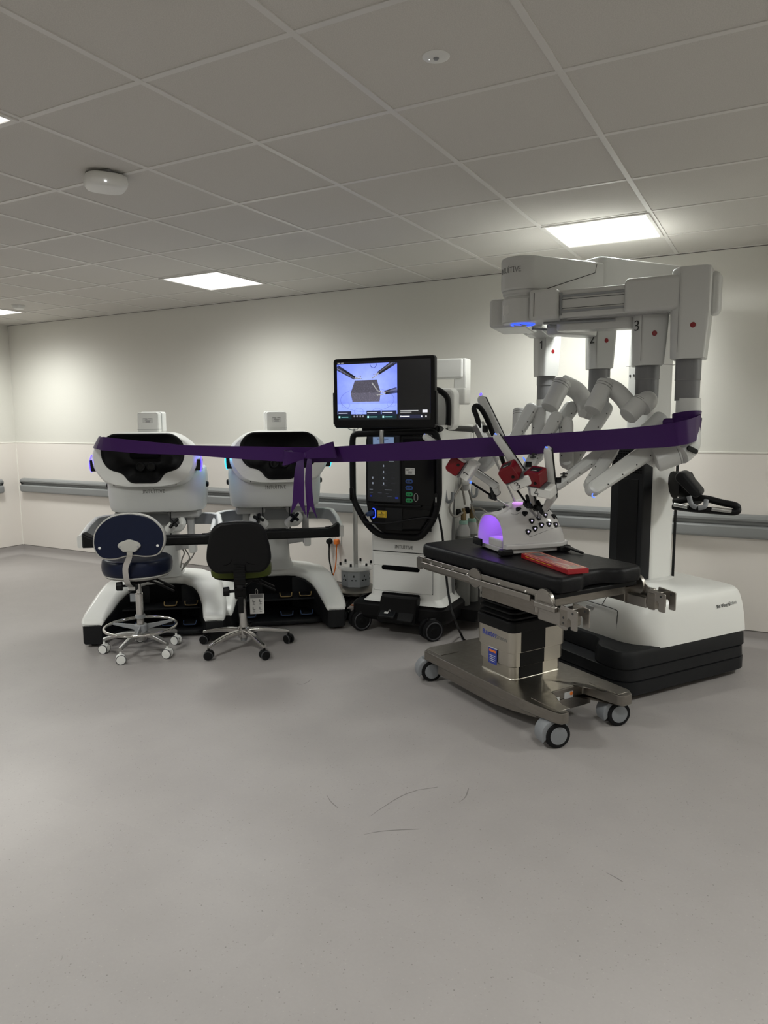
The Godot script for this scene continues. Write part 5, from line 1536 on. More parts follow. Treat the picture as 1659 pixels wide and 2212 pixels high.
# ------------------------------------------------------------------ operating table
func build_table() -> void:
	var t := thing("operating_table", "black padded operating table on a steel pedestal with grey castors", "operating table", Vector3(0.062, 0, -1.9), -30.9)
	# base plate with two toes at the right end
	var bp := round_poly([Vector2(-0.53, 0.215), Vector2(-0.49, 0.275), Vector2(0.40, 0.285), Vector2(0.58, 0.262), Vector2(0.612, 0.245), Vector2(0.612, 0.20), Vector2(0.385, 0.145), Vector2(0.385, -0.12), Vector2(0.58, -0.15), Vector2(0.612, -0.165), Vector2(0.612, -0.225), Vector2(0.56, -0.26), Vector2(-0.49, -0.275), Vector2(-0.53, -0.215)], 0.008, 3)
	var base := part(t, "base_plate", plan_stack([[MB.inset(bp, 0.006), 0.133], [bp, 0.138], [bp, 0.182], [MB.inset(bp, 0.002), 0.187], [MB.inset(bp, 0.008), 0.19]]), "steel", 30)
	var lowp := round_poly([Vector2(-0.40, 0.25), Vector2(0.10, 0.262), Vector2(0.24, 0.235), Vector2(0.385, 0.19), Vector2(0.385, -0.19), Vector2(-0.40, -0.24)], 0.02, 3)
	part(base, "base_box", plan_stack([[MB.inset(lowp, 0.02), 0.062], [lowp, 0.075], [lowp, 0.134]]), "steel", 30)
	for s in [[0.20, 1], [-0.195, -1]]:
		part(base, "toe_cover", MB.new().box(Vector3(0.49, 0.1905, s[0] + 0.005), Vector3(0.19, 0.003, 0.07), 0.0012), "steel")
	part(base, "front_cover", MB.new().box(Vector3(-0.43, 0.1908, 0.185), Vector3(0.14, 0.003, 0.13), 0.001), "steel")
	part(base, "rating_label", MB.new().box(Vector3(0.3862, 0.128, 0.085), Vector3(0.0012, 0.05, 0.085), 0.0005, 1), "paper")
	var rl := MB.new()
	for k in 5: rl.box(Vector3(0.3872, 0.145 - k * 0.007, 0.095), Vector3(0.0006, 0.002, 0.05), 0.0002, 1)
	rl.box(Vector3(0.3872, 0.12, 0.06), Vector3(0.0006, 0.02, 0.018), 0.0002, 1)
	part(base, "label_print", rl, "ink")
	var ol := part(base, "service_label", MB.new().box(Vector3(0.3862, 0.15, -0.02), Vector3(0.0012, 0.035, 0.06), 0.0005, 1), "plastic_grey")
	part(ol, "label_dot", MB.new().barrel(Vector3(0.387, 0.156, -0.038), Vector3(0.3882, 0.156, -0.038), 0.010, -1, 0.0, 16), "orange")
	part(base, "round_label", MB.new().barrel(Vector3(0.3862, 0.09, 0.06), Vector3(0.3875, 0.09, 0.06), 0.014, -1, 0.0, 16), "ink")
	for q in [[-0.51, 0.235, 72.0], [0.525, 0.225, 74.0], [0.50, -0.215, 72.0], [-0.49, -0.22, 60.0]]:
		var f := turn_y(q[2], Vector3(q[0], 0, q[1]))
		var hood := MB.new()
		hood.xf = f
		var hpoly := PackedVector2Array()
		for i in 13:
			var a := deg_to_rad(20.0 + 190.0 * i / 12.0)
			hpoly.append(Vector2(cos(a) * 0.074, 0.066 + sin(a) * 0.074))
		hpoly.append(Vector2(-0.03, 0.06)); hpoly.append(Vector2(0.02, 0.075))
		hood.prism(hpoly, -0.04, 0.04, 0.008)
		hood.barrel(Vector3(-0.015, 0.12, 0), Vector3(-0.015, 0.142, 0), 0.022)
		var c := part(base, "castor", hood, "wheel_grey", 35)
		for s in [-1, 1]:
			var w := MB.new()
			w.xf = f
			w.barrel(Vector3(0.012, 0.063, s * 0.018), Vector3(0.012, 0.063, s * 0.049), 0.063, -1, 0.010, 36)
			var wm := part(c, "castor_wheel", w, "rubber")
		for s in [-1, 1]:
			var d := MB.new()
			d.xf = f
			d.barrel(Vector3(0.012, 0.063, s * 0.045), Vector3(0.012, 0.063, s * 0.051), 0.044, -1, 0.003, 32)
			part(c, "wheel_disc", d, "wheel_grey")
	# telescoping pedestal
	var pc := Vector2(0.032, -0.01)
	var ped := part(t, "pedestal", plan_stack([[rrect(0.262, 0.345, 0.03, 4, pc), 0.188], [rrect(0.262, 0.345, 0.03, 4, pc), 0.262]]), "steel_pedestal", 30)
	part(ped, "pedestal_weld", plan_stack([[rrect(0.272, 0.355, 0.03, 4, pc), 0.188], [rrect(0.264, 0.347, 0.03, 4, pc), 0.195]]), "steel_pedestal", 30)
	part(ped, "pedestal_stage", plan_stack([[rrect(0.278, 0.362, 0.034, 4, pc), 0.258], [rrect(0.282, 0.366, 0.034, 4, pc), 0.262], [rrect(0.282, 0.366, 0.034, 4, pc), 0.345]]), "steel_pedestal", 30)
	var st := part(ped, "pedestal_stage", plan_stack([[rrect(0.291, 0.378, 0.036, 4, pc), 0.335], [rrect(0.295, 0.382, 0.036, 4, pc), 0.34], [rrect(0.295, 0.382, 0.036, 4, pc), 0.452]]), "steel_pedestal", 30)
	for q in [[0.1635, 0.19, 0.262], [0.1735, 0.26, 0.342], [0.180, 0.338, 0.452]]:
		part(ped, "dark_panel", MB.new().box(Vector3(q[0] + 0.0, (q[1] + q[2]) * 0.5, 0.035), Vector3(0.004, q[2] - q[1], 0.165), 0.001, 1), "black_plastic")
	part(ped, "collar_band", plan_stack([[rrect(0.302, 0.39, 0.036, 4, pc), 0.447], [rrect(0.306, 0.394, 0.036, 4, pc), 0.452], [rrect(0.306, 0.394, 0.036, 4, pc), 0.496], [rrect(0.296, 0.384, 0.036, 4, pc), 0.503]]), "black_plastic", 30)
	for k in 4:
		var y := 0.503 + k * 0.03
		part(ped, "bellows_fold", plan_stack([[rrect(0.25 - k * 0.004, 0.335, 0.03, 4, pc), y], [rrect(0.288 - k * 0.004, 0.375, 0.03, 4, pc), y + 0.01], [rrect(0.288 - k * 0.004, 0.375, 0.03, 4, pc), y + 0.018], [rrect(0.25 - k * 0.004, 0.335, 0.03, 4, pc), y + 0.03]]), "black_plastic", 25)
	text(st, "maker_lettering", "Baxter", 0.028, Transform3D(Basis.IDENTITY, Vector3(-0.002, 0.405, 0.1815)), "blue_print", "Droid Sans", 0.0008, true)
	text(st, "maker_lettering", "TS7000dV", 0.0165, Transform3D(Basis.IDENTITY, Vector3(0.094, 0.400, 0.1815)), "ink_grey")
	var nt := part(st, "notice_sticker", MB.new().box(Vector3(0.022, 0.285, 0.1785), Vector3(0.07, 0.085, 0.0012), 0.0005, 1), "blue_print")
	var np := MB.new()
	np.box(Vector3(0.022, 0.338, 0.1745), Vector3(0.07, 0.025, 0.0022), 0.0005, 1)
	for k in 4: np.box(Vector3(0.02, 0.288 - k * 0.01, 0.1793), Vector3(0.05 - 0.006 * (k % 2), 0.003, 0.0006), 0.0002, 1)
	part(nt, "sticker_print", np, "paper")
	part(nt, "sticker_band", MB.new().box(Vector3(0.022, 0.313, 0.1793), Vector3(0.056, 0.012, 0.0008), 0.0003, 1), "orange")
	# table top frame
	part(t, "top_frame", MB.new().box(Vector3(0.0, 0.69, -0.03), Vector3(1.02, 0.045, 0.48), 0.006), "steel")
	part(t, "top_plate", MB.new().box(Vector3(-0.01, 0.724, -0.04), Vector3(1.09, 0.024, 0.56), 0.006), "black_plastic")
	part(t, "lift_head", MB.new().box(Vector3(0.05, 0.645, -0.02), Vector3(0.34, 0.06, 0.34), 0.01), "steel")
	# mattress: two sections, the right one notched
	var mp := round_poly([Vector2(-0.585, 0.21), Vector2(-0.545, 0.25), Vector2(0.50, 0.25), Vector2(0.56, 0.235), Vector2(0.565, 0.085), Vector2(0.53, 0.045), Vector2(0.51, -0.01), Vector2(0.51, -0.08), Vector2(0.53, -0.13), Vector2(0.565, -0.17), Vector2(0.56, -0.325), Vector2(0.50, -0.34), Vector2(-0.545, -0.34), Vector2(-0.585, -0.30)], 0.045, 5)
	part(t, "mattress", plan_stack([[MB.inset(mp, 0.02), 0.738], [MB.inset(mp, 0.004), 0.744], [MB.inset(mp, -0.001), 0.765], [mp, 0.795], [MB.inset(mp, 0.004), 0.808], [MB.inset(mp, 0.014), 0.815], [MB.inset(mp, 0.024), 0.8165]]), "leather_black", 40)
	# side rails
	for s in [1, -1]:
		var z := 0.262 if s == 1 else -0.352
		var rail := part(t, "side_rail", MB.new().box(Vector3(0.185, 0.7, z + s * 0.018), Vector3(0.47, 0.028, 0.010), 0.003), "steel_bright")
		part(t, "side_rail", MB.new().box(Vector3(-0.285, 0.705, z + s * 0.018), Vector3(0.47, 0.03, 0.010), 0.003), "steel_bright")
		part(t, "side_rail_plate", MB.new().box(Vector3(-0.06, 0.728, z), Vector3(1.02, 0.03, 0.008), 0.002), "steel_bright")
		part(t, "rail_end_bracket", MB.new().prism(round_poly([Vector2(-0.56, 0.742), Vector2(-0.50, 0.742), Vector2(-0.50, 0.70), Vector2(-0.525, 0.67), Vector2(-0.545, 0.672), Vector2(-0.56, 0.69)], 0.01), z - 0.004, z + 0.022, 0.003), "steel_bright")
		for x in [-0.43, -0.33, -0.22, -0.09, 0.02, 0.17, 0.37]:
			part(rail, "rail_bolt", MB.new().barrel(Vector3(x, 0.722, z + s * 0.003), Vector3(x, 0.722, z + s * 0.010), 0.009, 0.007, 0.002, 14), "chrome")
		var bx := MB.new()
		bx.box(Vector3(0.25, 0.655, z - s * 0.03), Vector3(0.46, 0.075, 0.05), 0.004)
		bx.box(Vector3(-0.28, 0.69, z - s * 0.02), Vector3(0.48, 0.04, 0.03), 0.004)
		part(t, "side_channel", bx, "steel", 30)
		part(t, "pivot_disc", MB.new().barrel(Vector3(-0.02, 0.715, z - s * 0.002), Vector3(-0.02, 0.715, z + s * 0.010), 0.052, -1, 0.002, 32), "steel_bright")
		# leg-section joint with hooked bracket
		var jd := part(t, "joint_disc", MB.new().barrel(Vector3(0.50, 0.705, z - s * 0.01), Vector3(0.50, 0.705, z + s * 0.012), 0.056, -1, 0.002, 32), "steel_bright")
		var jp := round_poly([Vector2(0.49, 0.75), Vector2(0.53, 0.75), Vector2(0.57, 0.70), Vector2(0.66, 0.685), Vector2(0.66, 0.60), Vector2(0.61, 0.605), Vector2(0.57, 0.64), Vector2(0.50, 0.66)], 0.016)
		part(jd, "joint_plate", MB.new().prism(jp, z + s * 0.012 - 0.004, z + s * 0.012 + 0.004, 0.0015), "steel_bright")
		part(jd, "lock_lever", MB.new().box(Vector3(0.53, 0.685, z + s * 0.026), Vector3(0.14, 0.028, 0.022), 0.006), "steel_bright")
		part(jd, "hinge_pin", MB.new().barrel(Vector3(0.452, 0.64, z + s * 0.005), Vector3(0.452, 0.73, z + s * 0.005), 0.012, -1, 0.002, 16), "steel_bright")
		part(jd, "joint_housing", MB.new().box(Vector3(0.53, 0.635, z - s * 0.015), Vector3(0.14, 0.055, 0.045), 0.006), "steel_bright")
		for k in [0.02, -0.055]:
			var hp := round_poly([Vector2(0.625, 0.715), Vector2(0.725, 0.705), Vector2(0.725, 0.615), Vector2(0.69, 0.615), Vector2(0.69, 0.655), Vector2(0.678, 0.667), Vector2(0.667, 0.655), Vector2(0.667, 0.615), Vector2(0.63, 0.615)], 0.006, 3)
			var hb := part(jd, "hook_bracket", MB.new().prism(hp, z + s * k - 0.004, z + s * k + 0.004, 0.0012), "steel_bright")
			for q in [[0.70, 0.69], [0.645, 0.66], [0.645, 0.635]]:
				part(hb, "bracket_hole", MB.new().barrel(Vector3(q[0], q[1], z + s * k - 0.0046), Vector3(q[0], q[1], z + s * k + 0.0046), 0.006, -1, 0.0, 12), "seam")
		part(jd, "hook_bridge", MB.new().box(Vector3(0.645, 0.66, z - s * 0.018), Vector3(0.05, 0.08, 0.085), 0.004), "steel")


# ------------------------------------------------------------------ practice torso and the flat red box on the table
func build_trainer() -> void:
	var t := thing("practice_torso", "glossy white practice torso with violet light inside and black port rings on the table", "simulator", Vector3(-0.105, 0.815, -1.928), -41.0)
	part(t, "base_tray", plan_stack([[rrect(0.30, 0.35, 0.03, 4, Vector2(0.005, -0.195)), 0.003], [rrect(0.33, 0.38, 0.03, 4, Vector2(0.005, -0.195)), 0.012], [rrect(0.335, 0.385, 0.03, 4, Vector2(0.005, -0.195)), 0.034], [rrect(0.325, 0.375, 0.03, 4, Vector2(0.005, -0.195)), 0.036]]), "dome_white", 40)
	# dome: arch sections from the open front to the closed back
	var secs := [[0.0, 0.150, 0.212], [-0.03, 0.152, 0.214], [-0.07, 0.158, 0.22], [-0.11, 0.165, 0.236], [-0.15, 0.172, 0.262], [-0.19, 0.178, 0.28], [-0.23, 0.182, 0.284], [-0.27, 0.184, 0.274], [-0.31, 0.182, 0.25], [-0.345, 0.176, 0.212], [-0.372, 0.164, 0.16], [-0.386, 0.148, 0.11], [-0.39, 0.13, 0.075]]
	var n := 26
	var outer := []
	var inner := []
	for s in secs:
		outer.append(arch(s[0], s[1], s[2], n))
		inner.append(arch(s[0], s[1] - 0.008, s[2] - 0.010, n))
	var shell := MB.new()
	for i in secs.size() - 1:
		for k in n:
			shell.quad(outer[i][k], outer[i][k + 1], outer[i + 1][k + 1], outer[i + 1][k])
	shell.begin(); shell.start = 0
	for k in n:   # rolled front lip and the back
		shell.quad(inner[0][k], inner[0][k + 1], outer[0][k + 1], outer[0][k])
	var back: PackedVector3Array = outer[secs.size() - 1]
	for k in n: shell.tri(Vector3(0.005, 0.05, -0.389), back[k + 1], back[k])
	# make the faces look outwards
	for i in range(0, shell.v.size(), 3):
		var c := (shell.v[i] + shell.v[i + 1] + shell.v[i + 2]) / 3.0
		var nn := (shell.v[i + 2] - shell.v[i]).cross(shell.v[i + 1] - shell.v[i])
		if nn.dot(c - Vector3(0.005, 0.03, -0.19)) < 0.0:
			var q := shell.v[i + 1]
			shell.v[i + 1] = shell.v[i + 2]
			shell.v[i + 2] = q
	var dome := part(t, "torso_shell", shell, "dome_white", 50)
	var inn := MB.new()
	for i in secs.size() - 2:
		for k in n:
			inn.quad(inner[i][k], inner[i][k + 1], inner[i + 1][k + 1], inner[i + 1][k])
	for k in n: inn.tri(Vector3(0.005, 0.05, -0.375), inner[secs.size() - 2][k], inner[secs.size() - 2][k + 1])
	for i in range(0, inn.v.size(), 3):
		var c := (inn.v[i] + inn.v[i + 1] + inn.v[i + 2]) / 3.0
		var nn := (inn.v[i + 2] - inn.v[i]).cross(inn.v[i + 1] - inn.v[i])
		if nn.dot(c - Vector3(0.005, 0.03, -0.19)) > 0.0:
			var q := inn.v[i + 1]
			inn.v[i + 1] = inn.v[i + 2]
			inn.v[i + 2] = q
	part(dome, "torso_lining", inn, "dome_white", 50)
	part(dome, "rim_flange", flange(), "dome_white", 40)
	part(dome, "light_strip", MB.new().box(Vector3(0.005, 0.185, -0.12), Vector3(0.02, 0.008, 0.10), 0.002), "glow_inside")
	part(t, "inner_block", MB.new().box(Vector3(0.04, 0.055, -0.05), Vector3(0.15, 0.045, 0.08), 0.01), "dome_white")
	part(t, "latch_strap", MB.new().box(Vector3(-0.10, 0.042, 0.022), Vector3(0.10, 0.04, 0.012), 0.004), "black_gloss")
	part(t, "drain_plug", MB.new().barrel(Vector3(0.0, 0.036, -0.02), Vector3(0.0, 0.044, -0.02), 0.008), "black_plastic")
	for q in [Vector3(0.176, 0.022, 0.0), Vector3(0.176, 0.022, -0.36), Vector3(-0.166, 0.022, -0.36)]:
		part(t, "corner_clip", MB.new().box(q, Vector3(0.05, 0.036, 0.075), 0.012, 3), "black_plastic")
	part(t, "corner_strap", MB.new().link(Vector3(0.20, 0.03, -0.37), Vector3(0.29, 0.012, -0.40), 0.035, 0.02, 0.01, Vector3.UP, 0.003), "black_plastic")
	var lamp := OmniLight3D.new()
	lamp.name = "inside_glow"
	lamp.light_color = Color(0.62, 0.38, 1.0)
	lamp.light_energy = 0.034
	lamp.light_size = 0.02
	lamp.omni_range = 14.0
	lamp.omni_attenuation = 2.0
	lamp.shadow_enabled = true
	lamp.position = Vector3(0.005, 0.165, -0.12)
	dome.add_child(lamp)
	# ports: black scalloped rings on the shell
	var spots := [[0.36, 0.79], [0.46, 0.77], [0.56, 0.73], [0.68, 0.71], [0.8, 0.68], [0.43, 0.63], [0.54, 0.6], [0.65, 0.55], [0.8, 0.5], [0.37, 0.43], [0.33, 0.23], [0.48, 0.43], [0.8, 0.24], [0.88, 0.36], [0.29, -0.1], [0.21, -0.12], [0.5, 0.18], [0.58, 0.3], [0.4, -0.4], [0.6, -0.4], [0.7, -0.2]]
	for s in spots:
		var zf: float = -0.39 * s[0]
		var p := dome_at(secs, zf, s[1])
		var nn := (dome_at(secs, zf, s[1] + 0.01) - dome_at(secs, zf, s[1] - 0.01)).cross(dome_at(secs, zf - 0.004, s[1]) - dome_at(secs, zf + 0.004, s[1])).normalized()
		if nn.dot(p - Vector3(0.005, 0.05, -0.19)) < 0.0: nn = -nn
		var pr := MB.new()
		pr.xf = facing(nn, p, Vector3(0.1, 0.9, 0.4))
		var op := PackedVector2Array()
		for i in 18:
			var a := TAU * i / 18.0
			op.append(Vector2(cos(a), sin(a)) * (0.0155 + 0.0022 * cos(3 * a)))
		pr.prism(op, -0.003, 0.004, 0.0015)
		var ring := part(dome, "port_ring", pr, "black_plastic", 30)
		var hole := MB.new()
		hole.xf = pr.xf
		hole.barrel(Vector3(0, 0, 0.003), Vector3(0, 0, 0.0048), 0.0052, -1, 0.0, 10)
		part(ring, "port_hole", hole, "glow_port" if (s[1] > 0.5) else "black_matte")
	# lit main port on top
	var zt := -0.156
	var pt := dome_at(secs, zt, 0.06)
	var mp := MB.new()
	mp.barrel(pt - Vector3(0, 0.004, 0), pt + Vector3(0, 0.006, 0), 0.034, 0.03, 0.003, 28)
	part(dome, "lit_port", mp, "glow_pink")
	# worn scribble lines
	var sc := MB.new()
	for q in [[[0.36, 0.75], [0.35, 0.83], [0.40, 0.87], [0.55, 0.84], [0.75, 0.76], [0.88, 0.66], [0.92, 0.55], [0.88, 0.45]], [[0.22, 0.25], [0.27, 0.33], [0.33, 0.34]], [[0.5, 0.52], [0.55, 0.56], [0.56, 0.62]]]:
		var pts := []
		for w in q: pts.append(dome_at(secs, -0.39 * w[0], w[1]))
		sc.tube(curve(pts, 8), 0.0009, 5)
	part(dome, "pen_line", sc, "ink")


func flange() -> MB:
	# flat rim standing out around the foot of the shell, open at the front
	var path := PackedVector3Array([Vector3(-0.16, 0.048, 0.0), Vector3(-0.165, 0.048, -0.10), Vector3(-0.175, 0.048, -0.22), Vector3(-0.17, 0.048, -0.34), Vector3(-0.14, 0.048, -0.385), Vector3(-0.09, 0.048, -0.40), Vector3(0.10, 0.048, -0.40), Vector3(0.15, 0.048, -0.385), Vector3(0.18, 0.048, -0.34), Vector3(0.185, 0.048, -0.22), Vector3(0.175, 0.048, -0.10), Vector3(0.17, 0.048, 0.0)])
	return MB.new().sweep(path, rrect(0.034, 0.026, 0.006, 3))


func arch(z: float, hw: float, h: float, n: int) -> PackedVector3Array:
	var r := PackedVector3Array()
	for k in n + 1:
		var a := PI * k / n
		var c := cos(a)
		var s := sin(a)
		r.append(Vector3(0.005 + hw * signf(c) * pow(absf(c), 0.75), 0.036 + (h - 0.036) * pow(maxf(0.0, s), 0.8), z))
	return r


func dome_at(secs: Array, z: float, f: float) -> Vector3:   # f: 0 top, 1 the right foot, -1 the left foot
	var i := 0
	while i < secs.size() - 2 and z < secs[i + 1][0]: i += 1
	var u: float = clampf((z - secs[i][0]) / (secs[i + 1][0] - secs[i][0]), 0.0, 1.0)
	var hw: float = lerpf(secs[i][1], secs[i + 1][1], u)
	var h: float = lerpf(secs[i][2], secs[i + 1][2], u)
	var a := PI * 0.5 * (1.0 - f)
	var c := cos(a)
	return Vector3(0.005 + hw * signf(c) * pow(absf(c), 0.75), 0.036 + (h - 0.036) * pow(maxf(0.0, sin(a)), 0.8), z)


func box_print() -> ImageTexture:
	var im := Image.create(256, 64, false, Image.FORMAT_RGB8)
	im.fill(Color(0.62, 0.07, 0.08))
	im.fill_rect(Rect2i(6, 5, 244, 2), Color(0.85, 0.72, 0.45))
	im.fill_rect(Rect2i(6, 57, 244, 2), Color(0.85, 0.72, 0.45))
	im.fill_rect(Rect2i(6, 5, 2, 54), Color(0.85, 0.72, 0.45))
	im.fill_rect(Rect2i(248, 5, 2, 54), Color(0.85, 0.72, 0.45))
	im.fill_rect(Rect2i(12, 11, 52, 34), Color(0.13, 0.10, 0.10))
	im.fill_rect(Rect2i(22, 17, 30, 10), Color(0.45, 0.36, 0.30))
	im.fill_rect(Rect2i(76, 17, 66, 18), Color(0.52, 0.50, 0.48))
	for x in range(78, 140, 9): im.fill_rect(Rect2i(x, 20, 5, 12), Color(0.30, 0.24, 0.24))
	for k in 60: im.fill_rect(Rect2i(150 + k, 40 - k / 4, 2, 10), Color(0.62, 0.58, 0.54))
	im.fill_rect(Rect2i(214, 14, 28, 34), Color(0.56, 0.48, 0.38))
	im.fill_rect(Rect2i(218, 20, 14, 18), Color(0.36, 0.22, 0.18))
	return ImageTexture.create_from_image(im)


func build_book_box() -> void:
	var a := Vector3(0.092, 0.815, 0.053)
	var b := Vector3(0.527, 0.815, 0.148)
	var d := b - a
	var w := 0.115
	var l := d.length()
	var f := Transform3D(Basis(Vector3.UP, deg_to_rad(-30.9)), Vector3(0.062, 0, -1.9))
	var x := (f.basis * d).normalized()
	var z := x.cross(Vector3.UP).normalized()
	var o: Vector3 = f * ((a + b) * 0.5) - z * (w * 0.5)
	var t := thing("gift_box", "flat red boxed set with gold-edged printed lid lying on the table", "box", Vector3(o.x, 0.8165, o.z), rad_to_deg(atan2(-x.z, x.x)))
	part(t, "box_body", MB.new().box(Vector3(0, 0.013, 0), Vector3(l, 0.026, w), 0.004), "red_box")
	var m := mat("box_print", Color(1, 1, 1), 0.25)
	m.albedo_texture = box_print()
	var q := PlaneMesh.new()
	q.size = Vector2(l - 0.008, w - 0.008)
	part(t, "printed_lid", q, "box_print").position.y = 0.0264
	part(t, "lid_edge", MB.new().box(Vector3(-l * 0.1, 0.016, w * 0.5), Vector3(l * 0.6, 0.002, 0.001), 0.0004, 1), "yellow_sign")


# ------------------------------------------------------------------ seats
func twin_castor(parent: Node, o: Vector3, ang: float, r: float, hood: String, rim: String) -> void:
	var f := turn_y(ang, o)
	var h := MB.new()
	h.xf = f
	var p := PackedVector2Array()
	for i in 12:
		var a := deg_to_rad(35.0 + 150.0 * i / 11.0)
		p.append(Vector2(cos(a) * r * 1.02, r + sin(a) * r * 1.02))
	p.append(Vector2(-r * 0.2, r * 0.7)); p.append(Vector2(r * 0.3, r * 1.1))
	h.prism(p, -r * 0.2, r * 0.2, 0.002)
	h.barrel(Vector3(0, r * 1.6, 0), Vector3(0, r * 2.5, 0), 0.008, -1, 0.0, 10)
	var c := part(parent, "castor", h, hood, 35)
	for s in [-1, 1]:
		var w := MB.new()
		w.xf = f
		w.barrel(Vector3(0, r, s * r * 0.22), Vector3(0, r, s * r * 0.86), r, -1, r * 0.16, 24)
		var wm := part(c, "castor_wheel", w, hood)
	var t := MB.new()
	t.xf = f
	for s in [-1, 1]:
		var rp := PackedVector3Array()
		for i in 22: rp.append(Vector3(r * 0.9 * cos(TAU * i / 22), r + r * 0.9 * sin(TAU * i / 22), s * r * 0.72))
		t.tube(rp, r * 0.13, 6, true)
	part(c, "wheel_tread", t, rim)


func five_star(t: Node, rad: float, off: float, hub_y: float, end_y: float, m: String, r: float, hood: String, rim: String, spin: Array) -> void:
	var b := part(t, "star_base", MB.new().lathe([[0.02, hub_y - 0.045], [0.034, hub_y - 0.04], [0.042, hub_y - 0.01], [0.042, hub_y + 0.025], [0.032, hub_y + 0.035]], 28), m)
	for i in 5:
		var a := deg_to_rad(off + 72.0 * i)
		var d := Vector3(cos(a), 0, sin(a))
		var pts := [d * 0.03 + Vector3(0, hub_y + 0.005, 0), d * rad * 0.45 + Vector3(0, hub_y + 0.002, 0), d * rad * 0.8 + Vector3(0, lerpf(hub_y, end_y, 0.55), 0), d * rad + Vector3(0, end_y, 0)]
		var path := curve(pts, 5)
		var rs := []
		for k in path.size():
			var f := float(k) / (path.size() - 1)
			var s := d.cross(Vector3.UP)
			var ring := PackedVector3Array()
			for q in rrect(lerpf(0.044, 0.026, f), lerpf(0.034, 0.022, f), 0.009, 4): ring.append(path[k] + s * q.x + Vector3(0, q.y, 0))
			rs.append(ring)
		var leg := part(b, "star_leg", MB.new().rings(rs), m, 50)
		twin_castor(t, d * (rad - 0.004), spin[i], r, hood, rim)


